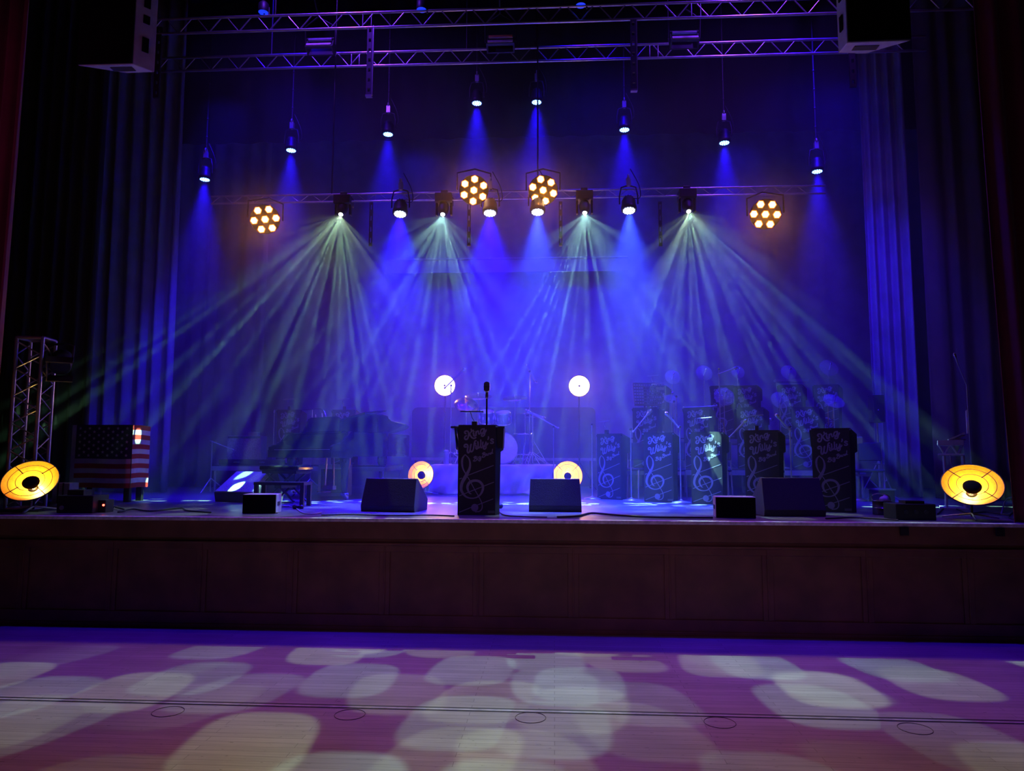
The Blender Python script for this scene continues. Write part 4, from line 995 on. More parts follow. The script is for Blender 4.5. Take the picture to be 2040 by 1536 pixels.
# chairs behind the stands
def make_chair():
    t = thing('orchestra_chair', '', 'chair')
    m = MB(); m.bb((-.21, -.2, .43), (.21, .2, .47)); m.build('seat', 'seat', t, bevel=.015)
    m = MB(); m.X = Tm((0, .2, .62)) @ Rx(R(-8)); m.bb((-.2, -.015, -.02), (.2, .015, .26)); m.build('backrest', 'seat', t, bevel=.01)
    for sx in (-1, 1):
        m = MB(); m.tube((sx * .2, -.19, .44), (sx * .21, -.23, 0), .011); m.build('leg', 'steel', t)
        m = MB(); m.path([(sx * .2, .24, .86), (sx * .2, .2, .45), (sx * .21, .27, 0)], .011); m.build('leg', 'steel', t)
    return t
ch = make_chair()
for i, o in enumerate(ROW1):
    q = Tm(o.location) @ Rz(o.rotation_euler.z) @ Vector((.02, .72, 0)); dup(ch, 'black chair with metal legs behind the ' + ['first', 'second', 'middle', 'fourth', 'rightmost'][i] + ' front row band stand', q, o.rotation_euler.z, 'orchestra chairs')
for i, o in enumerate(ROW2):
    q = Tm(o.location) @ Rz(o.rotation_euler.z) @ Vector((.02, .72, 0)); dup(ch, 'black chair on the low riser behind the ' + ['leftmost', 'second', 'third', 'rightmost'][i] + ' middle row band stand', q, o.rotation_euler.z, 'orchestra chairs')
p = at(1738, 1000, 3.6); dup(ch, 'empty chair alone right of the front row, beside the blue drape', (p.x, 3.7, SZ), R(-20), 'orchestra chairs')
# bar stool / pedestal at the right
p = on_stage(1711, 998); t = thing('pedestal_stand', 'slim pedestal with a square head and two shelves right of the last band stand', 'stand', p)
H_ = .92; m = MB(); m.lathe([(.12, 0), (.12, .02), (.03, .05)], 20); m.tube((0, 0, .04), (0, 0, H_), .03, n=12); m.build('post', 'steel', t)
m = MB(); m.bb((-.07, -.07, H_ - .06), (.07, .07, H_ + .04)); m.build('head_box', 'steel', t, bevel=.01)
for z in (.37, .45):
    m = MB(); m.bb((-.13, -.1, z), (.16, .1, z + .025)); m.build('shelf', 'steel', t)
# tall speaker on pole at the far right
p = at(1746, 815, 4.4); t = thing('pole_speaker', 'slim loudspeaker on a pole beside the narrow blue drape', 'speaker', (p.x, 4.4, SZ)); h = p.z - SZ
m = MB(); m.bb((-.09, -.1, h - .22), (.09, .1, h + .22)); m.build('cabinet', 'cab', t, bevel=.01); m = MB(); m.bb((-.08, -.11, h - .21), (.08, -.1, h + .21)); m.build('grille', 'grille', t)
tripod(t, 0, 0, h - .2, .6, .3, .014, 'steel'); m = MB(); m.ball((-.02, -.115, h - .02), .01); m.build('indicator', 'head', t)
# ================================================================== PIANO AND LEFT SIDE
pc = at(595, 900, 3.25)
t = thing('grand_piano', 'glossy black grand piano with its lid slightly raised', 'piano', (pc.x, 3.25, SZ), R(-36)); t.scale = (1.09, 1.09, 1.03)
out = [(-.75, .3), (-.75, 1.95)] + [(-.75 + .27 * (1 - math.cos(q)), 1.95 + .24 * math.sin(q)) for q in [PI / 2 * k / 6 for k in range(1, 7)]] + \
      [(-.2, 2.17), (.02, 2.05), (.17, 1.85), (.27, 1.6), (.36, 1.38), (.50, 1.20), (.66, 1.04), (.74, .88), (.75, .7), (.75, .3)]
m = MB(); m.prism(out, .36, Tm((0, 0, .62))); m.build('rim', 'gloss', t, bevel=.006)
m = MB(); m.bb((-.75, 0, .60), (.75, .34, .70)); m.bb((-.75, -.01, .60), (.75, .02, .715)); m.build('keybed', 'gloss', t, bevel=.005)
for s_ in (-1, 1):
    m = MB(); m.X = Tm((s_ * .72, 0, 0)) @ Ry(PI / 2) @ Rz(PI / 2)
    m.prism([(0.0, .70), (.0, .76), (.05, .79), (.12, .80), (.2, .86), (.3, .98), (.36, .98), (.36, .70)], .06, Tm((0, 0, -.03)))
    m.build('cheek', 'gloss', t, bevel=.004)
m = MB(); n = 52; w = 1.30 / n
for i in range(n): m.bb((-.65 + i * w + .0006, .03, .70), (-.65 + (i + 1) * w - .0006, .18, .722))
m.build('white_keys', 'ivory', t)
m = MB()
for i in range(n - 1):
    if i % 7 in (0, 2, 3, 5, 6): m.bb((-.65 + (i + 1) * w - .006, .08, .722), (-.65 + (i + 1) * w + .006, .18, .734))
m.build('black_keys', 'gloss', t)
m = MB(); m.bb((-.69, .19, .70), (.69, .215, .86)); m.bb((-.69, .2, .955), (.69, .32, .975)); m.build('fallboard', 'gloss', t)
m = MB(); m.X = Tm((0, .36, .985)) @ Rx(R(-14)); m.prism([(-.44, 0), (.44, 0), (.37, .21), (.3, .235), (-.3, .235), (-.37, .21)], .015, Rx(PI / 2)); m.build('music_desk', 'gloss', t, bevel=.003)
lid = [(x * 1.012, y) for x, y in out if y > .6]; lid = [(-.76, .55)] + lid[0:] + [(.76, .55)]
m = MB(); m.X = Tm((-.76, 0, .985)) @ Ry(R(-9.5)) @ Tm((.76, 0, 0)); m.prism(lid, .018); m.build('lid', 'gloss', t, bevel=.004)
m = MB(); m.X = Tm((-.76, 0, 1.005)) @ Ry(R(-9.5)) @ Tm((.76, 0, 0)) @ Tm((0, .55, 0)) @ Rx(R(7)); m.bb((-.76, 0, 0), (.76, .40, .016)); m.build('folded_lid_front', 'gloss', t, bevel=.004)
m = MB(); m.tube((.66, .85, .98), (.66, .85, 1.2), .009); m.build('lid_prop', 'gloss', t)
for x, y in ((-.62, .32), (.62, .32), (-.4, 1.85)):
    m = MB(); m.lathe([(.03, .09), (.038, .12), (.055, .45), (.075, .52), (.075, .62)], 14, Tm((x, y, 0))); m.build('leg', 'gloss', t)
    c_ = t.children[-1]; m = MB(); m.X = Tm((x, y, 0)); m.bb((-.05, -.03, .06), (.05, .03, .1)); m.lathe([(.04, -.018), (.045, 0), (.04, .018)], 16, Tm((.03, 0, .045)) @ Rx(PI / 2)); m.build('castor', 'chrome', c_)
m = MB(); m.bb((-.12, .5, .12), (.12, .56, .18)); m.tube((-.1, .53, .15), (-.08, .53, .62), .014); m.tube((.1, .53, .15), (.08, .53, .62), .014)
for x in (-.07, 0, .07): m.bb((x - .012, .38, .08), (x + .012, .5, .095))
m.build('pedal_lyre', 'brass', t)
# benches
p = at(567, 960, 2.45); t = thing('piano_bench', 'black padded piano bench with a shiny seat in front of the keyboard', 'bench', (p.x, 2.5, SZ), R(-20))
m = MB(); m.bb((-.34, -.17, .44), (.34, .17, .51)); m.build('seat', 'gloss', t, bevel=.02)
m = MB()
for k in (-1, 1):
    m.tube((-.26, k * .13, .02), (.26, k * .13, .43), .016); m.tube((.26, k * .13, .02), (-.26, k * .13, .43), .016)
m.bb((-.3, -.15, .40), (.3, .15, .44)); m.bb((-.06, -.16, .2), (.06, .16, .26)); m.build('folding_frame', 'black', t)
p = at(563, 1000, 1.75); t = thing('low_stool', 'low black stool with straight legs in front of the piano bench', 'stool', (p.x, 1.75, SZ), R(-4))
m = MB(); m.bb((-.34, -.14, .27), (.34, .14, .31)); m.build('seat', 'black', t, bevel=.008)
for x in (-.31, .31):
    for y in (-.11, .11):
        m = MB(); m.bb((x - .025, y - .02, 0), (x + .025, y + .02, .27)); m.build('leg', 'black', t)
# curved boom over the piano
b0 = at(618, 950, 4.7); Y = 4.0
tt = thing('microphone_stand', 'overhead stand with a pale curved boom reaching over the piano music desk', 'microphone stand', (b0.x, 4.7, SZ)); zt2 = at(618, 816, 4.7).z - SZ
m = MB(); m.tube((0, 0, .02), (0, 0, zt2), .009); m.build('pole', 'steel', tt)
m = MB(); e0 = at(652, 838, 4.2) - Vector((b0.x, 4.7, SZ)); 
m.path(catmull([at(600, 817, 4.9) - tt.location, Vector((0, 0, zt2)), at(632, 814, 4.4) - tt.location, at(645, 818, 4.3) - tt.location, e0]), .007); m.build('boom', 'chrome', tt)
mic(tt, at(629, 838, 4.15) - tt.location, (.1, 0, -1), .1); mic(tt, at(642, 835, 4.15) - tt.location, (.1, 0, -1), .1)
for k in range(3):
    q = k * 2.1; m = MB(); m.tube((0, 0, .25), (.3 * math.cos(q), .3 * math.sin(q), .01), .009); m.build('leg', 'steel', tt)
# speaker cabinet under / behind the piano
a_, b_ = at(628, 995, 3.95), at(683, 995, 3.95); z1 = at(650, 926, 3.95).z
t = thing('bass_cabinet', 'square amplifier cabinet with a pale frame seen under the piano', 'amplifier', ((a_.x + b_.x) / 2, 4.1, SZ)); w = (b_.x - a_.x) / 2; h = z1 - SZ
m = MB(); m.bb((-w, 0, 0), (w, .35, h)); m.bb((-w, -.03, 0), (w, 0, .05)); m.bb((-w, -.03, h - .07), (w, 0, h)); m.bb((-w, -.03, 0), (-w + .04, 0, h)); m.bb((w - .04, -.03, 0), (w, 0, h)); m.build('cabinet', 'steel', t)
m = MB(); m.bb((-w + .04, -.012, .05), (w - .04, -.001, h - .07)); m.build('grille', 'grille', t)
# things on the piano-side riser
a_, b_ = at(451, 914, 5.6), at(519, 914, 5.6); z1 = at(480, 868, 5.6).z
t = thing('guitar_amplifier', 'pale guitar amplifier standing on the piano side riser', 'amplifier', ((a_.x + b_.x) / 2, 5.6, ZR1)); w = (b_.x - a_.x) / 2; h = z1 - ZR1
m = MB(); m.bb((-w, 0, 0), (w, .28, h)); m.build('cabinet', 'steel', t, bevel=.012)
m = MB(); m.bb((-w + .02, -.012, .02), (w * -.02, -.0, h - .06)); m.bb((w * .02, -.012, .02), (w - .02, -.0, h - .06)); m.build('grille', 'palegrille', t)
m = MB(); m.bb((-w + .015, -.015, h - .05), (w - .015, 0, h - .012)); m.build('control_strip', 'chrome', t)
t2 = tag(MB().bb((-.09, -.07, 0), (.09, .07, .07)).build('effects_box', 'steel', bevel=.008), 'small box on top of the guitar amplifier', 'box'); t2.location = (at(504, 860, 5.7).x, 5.75, z1 + .001)
a_, b_ = at(436, 926, 5.15), at(560, 926, 5.15)
t = thing('keyboard_case', 'flat dark case lying on the front edge of the piano side riser', 'case', ((a_.x + b_.x) / 2, 5.3, ZR1 + .001)); w = (b_.x - a_.x) / 2
m = MB(); m.bb((-w, -.17, 0), (w, .17, .1)); m.build('body', 'black', t, bevel=.015); m = MB(); m.bb((-w * .5, -.19, .035), (-w * .3, -.17, .065)); m.bb((w * .3, -.19, .035), (w * .5, -.17, .065)); m.build('catch', 'chrome', t)
# guitar on a stand, dim
a_ = at(425, 880, 5.0)
t = thing('boom_arm_stand', 'dim stand with a boom arm slanting towards the guitar amplifier', 'microphone stand', (at(422, 900, 4.9).x, 4.9, SZ))
m = MB(); m.tube((0, 0, .02), (0, 0, at(422, 878, 4.9).z - SZ), .009); m.build('pole', 'steel', t)
m = MB(); m.tube(at(418, 878, 4.9) - t.location, at(470, 898, 4.9) - t.location, .007); m.build('boom', 'steel', t)
for k in range(3):
    m = MB(); m.tube((0, 0, .25), (.28 * math.cos(k * 2.1 + .4), .28 * math.sin(k * 2.1 + .4), .01), .009); m.build('leg', 'steel', t)
tall = at(531, 832, 5.0); t = thing('microphone_stand', 'faint straight microphone stand left of the stands behind the piano', 'microphone stand', (tall.x, 5.35, ZR1)); h = at(531, 832, 5.35).z - ZR1
m = MB(); m.tube((0, 0, .02), (0, 0, h), .008); m.lathe([(.11, 0), (.11, .012), (.02, .03)], 20); m.build('pole', 'steel', t); mic(t, (0, 0, h + .1), (.1, -.2, 1))

# ---- flag covered box --------------------------------------------
YB = 2.25; a_, b_ = at(140, 972, YB), at(258, 972, YB); zt_ = at(200, 847, YB).z - SZ; zb_ = at(200, 972, YB).z - SZ
w = b_.x - a_.x; D = .42
t = thing('flight_case', 'boxy stand with short legs hidden under the star and stripe flag', 'case', (a_.x, YB, SZ))
m = MB(); m.bb((.02, .02, .2), (w - .02, D - .02, zt_ - .01)); m.build('box', 'black', t)
for x in (.06, w - .06):
    for y in (.06, D - .06):
        m = MB(); m.bb((x - .04, y - .03, 0), (x + .04, y + .03, .2)); m.build('leg', 'black', t)
m = MB(); H_ = zt_ - zb_
def quad(x0, x1, z0, z1, mi, side=False, n=12):
    m.mi(mi); vs = []
    for j in range(2):
        for i in range(n + 1):
            u = (x0 + (x1 - x0) * i / n); z = z0 if j == 0 else z1
            wv = .008 * math.sin(u * 14 + z * 3) * (zt_ - z) / H_
            vs.append((w + .012 + wv, u, z + .006 * math.sin(u * 9)) if side else (u, -.012 - wv, z + .004 * math.sin(u * 7)))
    m.add(vs, [(i, i + 1, n + 2 + i, n + 1 + i) for i in range(n)], True)
sh = H_ / 13
for k in range(13):
    z1 = zt_ - k * sh; quad(-.01, D + .01, z1 - sh, z1, 2 if k % 2 == 0 else 1, True)
    if k >= 7: quad(.05, w + .01, z1 - sh, z1, 2 if k % 2 == 0 else 1)
quad(.05, w + .01, zt_ - 7 * sh, zt_, 0)
quad(-.012, .05, zb_, zt_, 1, n=2)
m.mi(0); m.add([(-.012, -.012, zt_ + .004), (w + .012, -.012, zt_ + .004), (w + .012, D + .01, zt_ + .004), (-.012, D + .01, zt_ + .004)], [(0, 1, 2, 3)])
for i in range(13):
    m.mi(2 if i % 2 == 0 else 1)
m.mi(1)
cw = w - .04; chh = 7 * sh
for r_ in range(9):
    for c_ in range(6 if r_ % 2 == 0 else 5):
        cx = .05 + cw * ((c_ * 2 + 1 + (r_ % 2)) / 12); cz = zt_ - chh * (r_ + 1) / 10
        pts = [(cx + (.026 if k % 2 == 0 else .0105) * math.sin(k * PI / 5), -.030, cz + (.026 if k % 2 == 0 else .0105) * math.cos(k * PI / 5)) for k in range(10)]
        m.add(pts, [tuple(range(10))])
o = m.build('flag', ['navy', 'whitestripe', 'redstripe']); o.location = t.location
tag(o, 'large flag with white stars on navy and red and white stripes draped over the box', 'flag')

# ---- truss tower at the far left ---------------------------------
p = on_stage(60, 1003); Yt = .75; px_ = at(58, 900, Yt)
t = thing('truss_tower', 'upright square aluminium truss tower at the left end of the stage', 'truss', (px_.x, Yt, SZ), R(9)); h = at(60, 676, Yt).z - SZ; s = .145
for x in (-s, s):
    for y in (-s, s):
        m = MB(); m.tube((x, y, .02), (x, y, h), .022, n=12); m.build('chord', 'alu', t)
m = MB(); n = 6
for i in range(n):
    z0, z1 = .05 + i * (h - .1) / n, .05 + (i + 1) * (h - .1) / n; zm = (z0 + z1) / 2
    for (a, b) in (((-s, -s), (s, -s)), ((s, -s), (s, s)), ((s, s), (-s, s)), ((-s, s), (-s, -s))):
        m.tube((*a, z0), (*b, zm), .009, n=6); m.tube((*b, zm), (*a, z1), .009, n=6)
m.build('lattice', 'alu', t)
for z in (.02, h):
    m = MB(); 
    for (a, b) in (((-s, -s), (s, -s)), ((s, -s), (s, s)), ((s, s), (-s, s)), ((-s, s), (-s, -s))): m.tube((*a, z), (*b, z), .022, n=8)
    if z > 1: m.bb((-s, -s, h + .0), (s, s, h + .02))
    m.build('end_frame', 'alu', t)
m = MB(); m.bb((-.3, -.3, 0), (.3, .3, .012)); m.build('base_plate', 'black', t)
p = at(122, 722, .9); t = thing('clamped_spotlight', 'black stage lantern clamped to the right of the truss tower', 'stage light', p)
m = MB(); m.X = aim((0, 0, 0), (-.3, .5, .35)); m.lathe([(.11, -.12), (.12, -.1), (.12, .12), (.07, .2), (.03, .22)], 20); m.build('housing', 'black', t)
m = MB(); m.X = aim((0, 0, 0), (-.3, .5, .35)); m.bb((-.14, .12, -.28), (.14, .13, -.12)); m.bb((-.14, -.13, -.28), (.14, -.12, -.12)); m.bb((.12, -.12, -.28), (.13, .12, -.12)); m.build('barn_doors', 'black', t)
m = MB(); m.path([(-.16, 0, 0), (-.17, 0, .2), (0, .05, .24), (.15, 0, .2), (.14, 0, 0)], .012); m.build('yoke', 'black', t); m = MB(); m.tube((0, .05, .24), (-.22, -.05, .2), .016); m.build('clamp_arm', 'black', t)
# small stuff by the left lamp
def blockbox(name, lab, px0, px1, py0, py1, Y, d, cat, mt='black', extra=None):
    a_, b_ = at(px0, py1, Y), at(px1, py1, Y); z1 = at(px0, py0, Y).z; t = thing(name, lab, cat, ((a_.x + b_.x) / 2, Y, SZ)); w = (b_.x - a_.x) / 2; h = z1 - SZ
    m = MB(); m.bb((-w, 0, 0), (w, d, h)); m.build('body', mt, t, bevel=.008); return t, w, h
t, w, h = blockbox('power_distributor', 'low black power box on the stage edge left of the flag', 112, 184, 987, 1016, .35, .3, 'power box')
m = MB(); m.bb((-w * .6, .05, h), (w * .3, .2, h + .06)); m.build('top_plate', 'black', t); m = MB(); m.tube((-w * .7, -.01, h * .3), (-w * .7, .02, h * .3), .025); m.build('socket', 'steel', t)
t, w, h = blockbox('rack_unit', 'pale cloth-like panel case behind the left reflector lamp', 103, 137, 962, 990, 1.9, .2, 'case', 'whitestripe')
for x in (-.3, .3):
    m = MB(); m.bb((x * w - .008, -.008, 0), (x * w + .008, 0, h)); m.build('strap', 'black', t)
t, w, h = blockbox('control_unit', 'small wireless unit with a red light and a blue display on the stage edge', 185, 210, 996, 1013, .45, .16, 'electronic unit')
m = MB(); m.ball((w * .7, -.004, h * .6), .012); m.build('red_light', 'reddot', t); m = MB(); m.bb((-w * .8, -.006, h * .4), (-w * .3, 0, h * .75)); m.build('display', 'bluedot', t)
m = MB(); m.tube((-w * .5, .08, h), (-w * .6, .08, h + .1), .003); m.build('aerial', 'steel', t)

# ---- right side ---------------------------------------------------
t, w, h = blockbox('power_distributor', 'wide black power box on the stage edge right of the last floor monitor', 1786, 1866, 1004, 1034, .3, .3, 'power box')
m = MB(); m.bb((-w * .4, .05, h), (w * .55, .2, h + .03)); m.build('top_plate', 'black', t)
for k in (-.5, 0, .5):
    m = MB(); m.tube((w * k, -.008, h * .5), (w * k, .02, h * .5), .022); m.build('socket', 'cab', t)
p = on_stage(1778, 1029); t = thing('cable_drum', 'open steel drum holding coiled cable and a crumpled cloth beside the right power box', 'cable drum', p + Vector((0, .25, 0)))
m = MB(); m.lathe([(.10, 0), (.10, .16), (.095, .16), (.095, .02)], 24, caps=False); m.build('bucket', 'cab', t); m = MB(); m.torus(.10, .006, Tm((0, 0, .16))); m.torus(.10, .004, Tm((0, 0, .08))); m.path(catmull([(-.1, 0, .16), (-.11, 0, .21), (-.03, .02, .24), (.07, 0, .22), (.1, 0, .16)]), .006); m.build('rim', 'chrome', t)
m = MB(); m.ball((.02, 0, .17), .05, 10, (1, .7, .8)); m.ball((.05, .02, .19), .035, 8); m.build('cloth', 'white', t)
# laptop table on truss legs
Yq = 2.0; a_, b_ = at(1872, 900, Yq), at(1918, 900, Yq); zt3 = at(1890, 883, Yq).z - SZ; zt4 = at(1890, 906, Yq).z - SZ
t = thing('truss_table', 'small table made of aluminium truss carrying a laptop on the right', 'table', ((a_.x + b_.x) / 2, Yq, SZ), R(-26)); w = (b_.x - a_.x) / 2
m = MB(); m.bb((-w, -.02, zt3 - .03), (w, .35, zt3 + .04)); m.build('tabletop', 'palemetal', t, bevel=.005)
m = MB()
for y in (0, .32):
    m.tube((-w, y, zt4), (w, y, zt4), .014); 
    for k in range(2): m.tube((-w + w * k, y, zt3), (-w * .5 + w * k, y, zt4), .008); m.tube((-w * .5 + w * k, y, zt4), (w * k, y, zt3), .008)
m.build('lattice', 'palemetal', t)
for x in (-w * .55, w * .9):
    for y in (0.02, .3):
        m = MB(); m.tube((x, y, 0.02), (x, y, zt4), .016); m.build('leg', 'palemetal', t)
m = MB(); m.bb((-w * 1.1, -.08, 0), (w * 1.1, .42, .02)); m.build('base_plate', 'palemetal', t)
m = MB(); m.path(catmull([(-w * .1, -.03, zt4), (0, -.04, zt4 - .15), (w * .4, -.04, zt4 - .3)]), .008); m.build('cable', 'cablelight', t)
lp = at(1912, 872, Yq + .1); t = thing('laptop', 'open laptop seen from the side on its raised stand above the truss table', 'laptop', (lp.x, Yq + .14, SZ + zt3 + .042))
h = lp.z - t.location.z
e = [at(q[0], q[1], Yq + .14) - t.location for q in ((1893, 880), (1921, 867), (1922, 818), (1931, 866))]
m = MB(); 
for y in (-.09, .09): m.tube(e[0] + Vector((0, y, 0)), e[1] + Vector((0, y, 0)), .008); m.tube(e[1] + Vector((-.03, y, 0)), (.0, y, .005), .007); m.tube((-.08, y, .006), (.08, y, .006), .007)
m.build('laptop_stand', 'palemetal', t)
dd = (e[1] - e[0]).normalized(); up_ = Vector((-dd.z, 0, dd.x))
m = MB(); q0 = e[0] + up_ * .02; q1 = e[1] + up_ * .02
m.add([q0 + Vector((0, -.15, 0)), q1 + Vector((0, -.15, 0)), q1 + Vector((0, .15, 0)), q0 + Vector((0, .15, 0))] + [v + up_ * .015 for v in (q0 + Vector((0, -.15, 0)), q1 + Vector((0, -.15, 0)), q1 + Vector((0, .15, 0)), q0 + Vector((0, .15, 0)))],
      [(0, 3, 2, 1), (4, 5, 6, 7), (0, 1, 5, 4), (1, 2, 6, 5), (2, 3, 7, 6), (3, 0, 4, 7)]); m.build('keyboard_half', 'palemetal', t)
m = MB(); s0, s1 = q1 + Vector((.03, 0, 0)), e[2]
for k in (0,):
    tk = Vector((.012, 0, 0))
    m.add([s0 + Vector((0, -.15, 0)), s0 + Vector((0, .15, 0)), s1 + Vector((0, .15, 0)), s1 + Vector((0, -.15, 0))] + [v + tk for v in (s0 + Vector((0, -.15, 0)), s0 + Vector((0, .15, 0)), s1 + Vector((0, .15, 0)), s1 + Vector((0, -.15, 0)))],
          [(0, 3, 2, 1), (4, 5, 6, 7), (0, 1, 5, 4), (1, 2, 6, 5), (2, 3, 7, 6), (3, 0, 4, 7)])
m.build('screen_half', 'palemetal', t)
t.rotation_euler.z = R(-26)
# low case and light stand beside the blue drape
t, w, h = blockbox('road_case', 'low case with a bright lid edge beside the narrow blue drape', 1752, 1784, 977, 1002, 3.3, .35, 'case', 'deck')
m = MB(); m.bb((-w - .01, -.01, h), (w + .01, .36, h + .02)); m.build('lid', 'steel', t)
p = at(1757, 975, 3.9); t = thing('light_stand', 'upright tube stand rising behind the low case on the right', 'stand', (p.x, 3.9, SZ)); h = at(1757, 925, 3.9).z - SZ
m = MB(); m.tube((0, 0, 0.01), (0, 0, h), .022); m.build('pole', 'steel', t); m = MB(); m.tube((-.12, 0, h), (.05, 0, h), .012); m.build('crossbar', 'steel', t)
for k in range(3):
    m = MB(); m.tube((0, 0, .2), (.25 * math.cos(k * 2.1), .25 * math.sin(k * 2.1), .01), .012); m.build('leg', 'steel', t)
p = at(1890, 712, 3.2); t = thing('microphone_stand', 'tall faint stand with a slanted microphone in front of the plum drape', 'microphone stand', (p.x, 3.0, SZ)); h = at(1888, 720, 3.0).z - SZ
m = MB(); m.tube((0.12, 0, 0.02), (0.12, 0, h - .35), .008); m.tube((.12, 0, h - .35), (0, 0, h), .007); m.lathe([(.12, 0), (.12, .012), (.02, .03)], 20, Tm((.12, 0, 0))); m.build('pole', 'steel', t); mic(t, (-.02, 0, h + .08), (-.3, 0, 1), .12)
# two dark brackets under the stage lip
br = MB().bb((-.04, -.05, SZ - .12), (.04, -.031, SZ - .04)).bb((-.03, -.05, SZ - .05), (.03, -.03, SZ - .036)).build('mounting_bracket', 'black')
tag(br, '', 'bracket')
for px, lb in ((1800, 'left'), (1990, 'right')):
    dup(br, lb + ' one of two small black brackets under the stage lip on the right', (at(px, 1040, -.03).x, 0, 0), 0, 'brackets under the stage lip')

# ---- cables -------------------------------------------------------
def cable(lab, pts, r=.008, mt='cable', group='cables on the stage floor'):
    q = []
    for px, py, *z in pts:
        v = onz(px, py, SZ + r + .001); q.append((v.x, max(v.y, .05), v.z + (z[0] if z else 0)))
    m = MB(); m.path(catmull(q, 6), r, 6); tag(m.build('cable', mt), lab, 'cable', group)
cable('thin pale cable curling away from the small left speaker', [(552, 1022), (560, 1012, .02), (585, 1010), (600, 1020), (618, 1024), (640, 1021)], .007, 'cablelight')
cable('dark cable running along the stage lip left of the podium', [(640, 1026), (700, 1025), (780, 1027), (850, 1026), (905, 1028)])
cable('dark cable heap running right from the right centre floor monitor', [(1110, 1030), (1150, 1028), (1180, 1022), (1230, 1026), (1300, 1030), (1420, 1031)], .012)
cable('dark cable in front of the rightmost band stands', [(1645, 1033), (1700, 1031), (1740, 1033), (1790, 1036)], .009)
cable('tangled dark cable beside the left control unit', [(205, 1015), (225, 1010), (250, 1016), (235, 1020), (265, 1014), (300, 1018), (360, 1012), (372, 1017), (420, 1021)], .009)
cable('pale thin cable in the left tangle', [(215, 1012), (232, 1007), (228, 1014), (250, 1018)], .005, 'cablelight')
cable('cable looping towards the right reflector lamp', [(1868, 1024), (1885, 1010), (1905, 1014), (1930, 1022), (1965, 1020), (2010, 1026)], .009)
cable('pale cable loop at the far right end of the stage', [(1995, 1024), (2005, 1012, .1), (2022, 1012, .12), (2032, 1026)], .009, 'cablelight')
cable('coiled cable lying beside the right house curtain', [(2018, 1020), (2010, 1030), (2030, 1036), (2036, 1022), (2020, 1018)], .008)
cable('long straight cable from the podium to the right monitor', [(992, 1016), (1005, 1026), (1040, 1029), (1090, 1030)], .007)
tag(MB().ball((0, 0, .03), .05, 10, (1, .8, .6)).ball((.06, .01, .02), .03, 8).ball((-.03, .05, .02), .035, 8).build('cable_bundle', 'cable'), 'dark knot of cable beside the small left speaker', 'cable').location = on_stage(590, 1014)
tag(MB().ball((0, 0, .03), .05, 10, (.8, .8, .7)).build('foot_pedal', 'black'), 'small dark lump on the floor at the right foot of the podium', 'pedal').location = on_stage(996, 1013)

# ---- loudspeakers at the top corners ------------------------------
def pa(lab, corners, z, face, slots):
    """corners: pixels of the underside polygon, projected on the plane z"""
    P = [onz(x, y, z) for x, y in corners]; c = sum(P, Vector()) / len(P)
    t = thing('line_loudspeaker', lab, 'loudspeaker', (c.x, c.y, z), 0, 'big loudspeakers flown at the top corners')
    m = MB(); m.prism([(p.x - c.x, p.y - c.y) for p in P], 2.0); m.build('cabinet', 'pa', t, bevel=.008)
    a, b = P[face[0]] - c, P[face[1]] - c; ax = (b - a); L = ax.length; ax.normalize(); nrm = Vector((ax.y, -ax.x, 0)); 
    if nrm.dot((a + b) / 2) < 0: nrm = -nrm
    m = MB(); rot = Matrix((ax, nrm, Vector((0, 0, 1)))).transposed()
    m.box(a + ax * L / 2 + nrm * .012 + Vector((0, 0, 1.0)), (L * .98, .02, 1.98), rot); m.build('front_grille', 'blackmatte', t)
    a, b = P[slots[0]] - c, P[slots[1]] - c; ax = (b - a); L = ax.length; ax.normalize(); nrm = Vector((ax.y, -ax.x, 0))
    if nrm.dot((a + b) / 2) < 0: nrm = -nrm
    rot = Matrix((ax, nrm, Vector((0, 0, 1)))).transposed()
    for zz, hh in ((.18, .16), (.5, .09), (.68, .22), (1.3, .2)):
        m = MB(); m.box(a + ax * L * .5 + nrm * .003 + Vector((0, 0, zz + hh / 2)), (L * .3, .02, hh), rot); m.build('handle_recess', 'blackmatte', t)
    m = MB(); m.bb((-.12, -.04, -.006), (.12, .04, .0)); m.build('fly_plate', 'cab', t)
    m = MB(); m.tube((0, 0, 2.0), (0, 0, 10.49 - z), .02); m.build('hanging_chain', 'black', t)
zp = at(290, 143, -.35).z
pa('grey loudspeaker with dark recesses in its side, flown at the upper left corner', [(155, 131), (265, 128), (308, 144), (252, 146)], zp, (0, 1), (1, 2))
zp2 = at(1700, 105, -.35).z
pa('grey loudspeaker flown at the upper right corner', [(1815, 81), (1688, 85), (1670, 106), (1725, 107)], zp2, (0, 1), (1, 2))

# ================================================================== HAZE
m = MB(); m.bb((-8.8, 1.15, SZ + .02), (8.8, 8.0, 7.5))
hz = bpy.data.materials.new('stage_haze'); hz.use_nodes = True; nt = hz.node_tree
nt.nodes.remove(nt.nodes['Principled BSDF'])
vs = nt.nodes.new('ShaderNodeVolumeScatter'); vs.inputs['Density'].default_value = HAZE; vs.inputs['Anisotropy'].default_value = .25; vs.inputs['Color'].default_value = (1, 1, 1, 1)
nt.links.new(vs.outputs['Volume'], nt.nodes['Material Output'].inputs['Volume'])
o = m.build('haze', hz); o['kind'] = 'stuff'; o['label'] = 'thin theatrical haze filling the stage that makes the light beams visible'; o['category'] = 'haze'; o.display_type = 'WIRE'

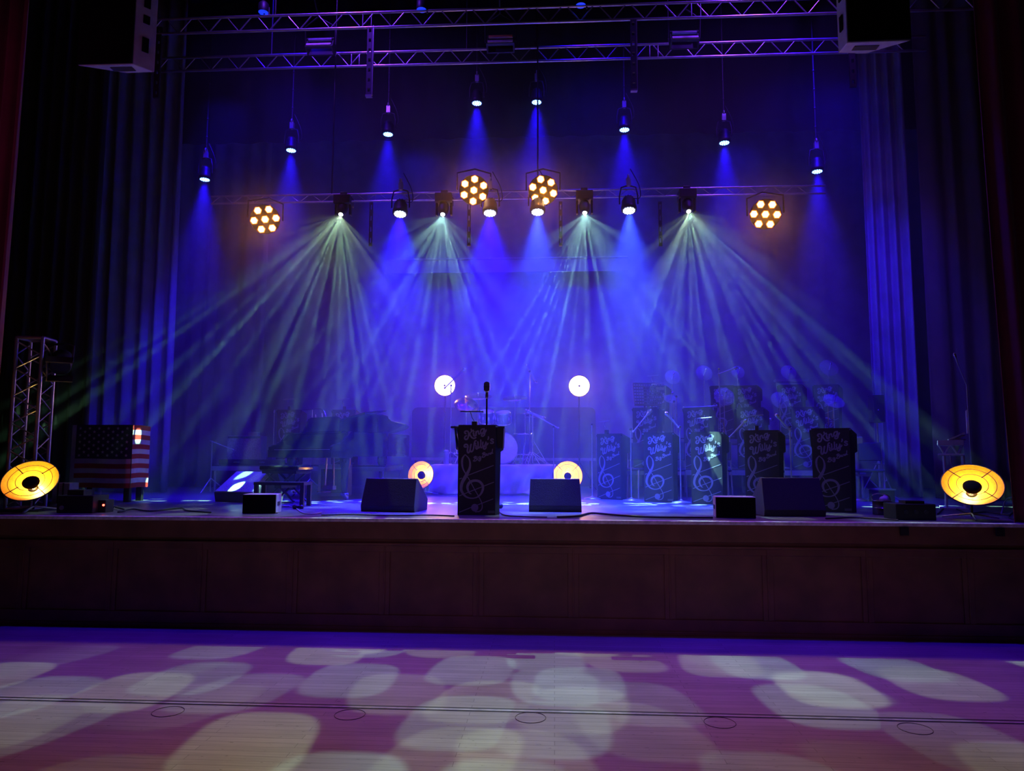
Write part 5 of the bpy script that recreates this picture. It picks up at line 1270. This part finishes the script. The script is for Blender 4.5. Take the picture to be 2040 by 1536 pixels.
# ================================================================== WASHES AND AMBIENT
PUR = (.26, .04, 1.0)
wash(-3.2, 1.0, 7.9, (-3.6, -3.0, 0), 110, (.62, .05, .45), 62, 'wash lamp over the left of the dance floor')
wash(0, 1.0, 7.9, (0, -3.0, 0), 140, PUR, 62, 'wash lamp over the middle of the dance floor')
wash(3.2, 1.0, 7.9, (3.6, -3.0, 0), 110, (.66, .06, .45), 62, 'wash lamp over the right of the dance floor')
for i, x in enumerate((-3.6, 0, 3.6)):
    wash(x, .30, 7.6, (x, -.25, 0), 1000, (.03, .0, 1.0), 50, ['left', 'middle', 'right'][i] + ' lamp lighting the blue strip of floor below the stage')
for i, x in enumerate((-4.0, 0.6, 3.9)):  # added unseen lamps, brighten the lettering of the rear band stands
    wash(x, 2.4, 9.7, (x * .95, 5.6, 1.5), 1300, BLUE, 50, ['left', 'middle', 'right'][i] + ' added deep blue lamp high above the band, out of sight', sz=.3)
for i, x in enumerate((-2.6, -.6, 1.4, 3.4)):  # added fill lamps that saturate the blue at the back, no known source
    wash(x, 5.45, 8.3, (x * .95, 7.9, 2.6), 950, BLUE, 78, ['first', 'second', 'third', 'last'][i] + ' added backdrop fill lamp hidden behind the overhead border, from the left', sz=.2)
wash(-4.6, 3.0, 9.6, (-7.0, 5, 2.4), 2600, BLUE, 22, 'added blue lamp brightening the left wing drape')  # this and the next lamp are added to brighten the wing drapes
wash(4.0, 3.0, 9.6, (5.5, 4.9, 3.0), 2200, BLUE, 36, 'added blue lamp brightening the right wing drape')
# unseen front lamps behind the camera, added to lift the left curtain and podium
wash(-6.5, -9.0, 6.5, (-6.0, 0, 4.5), 200, (1.0, .10, .75), 40, 'dim magenta lamp unseen behind the camera, aimed at the left curtain')
wash(1, -10.0, 5.5, (0.3, 0, 1.2), 220, (.6, .24, .85), 44, 'added dim violet lamp unseen behind the camera, aimed at the podium')
for i, x in enumerate((-3.4, 3.2)):  # added unseen lamps that turn the truss chords blue
    wash(x, .2, 9.9, (x * .9, 2.2, 7.4), 800, (.16, .03, 1.0), 84, ['left', 'right'][i] + ' added violet lamp above the frame shining on the ladder trusses')

w = bpy.data.worlds.new('hall'); S.world = w; w.use_nodes = True
w.node_tree.nodes['Background'].inputs['Color'].default_value = (.18, .08, .30, 1); w.node_tree.nodes['Background'].inputs['Strength'].default_value = .06

S.view_settings.view_transform = 'Standard'; S.view_settings.look = 'None'; S.view_settings.gamma = 1; S.view_settings.exposure = 0
S.view_settings.use_curve_mapping = False
S.cycles.use_denoising = True
S.cycles.max_bounces = 4; S.cycles.diffuse_bounces = 2; S.cycles.glossy_bounces = 3; S.cycles.volume_bounces = 0; S.cycles.transparent_max_bounces = 12
S.cycles.sample_clamp_indirect = 4; S.cycles.caustics_reflective = False; S.cycles.caustics_refractive = False
S.cycles.use_light_tree = True
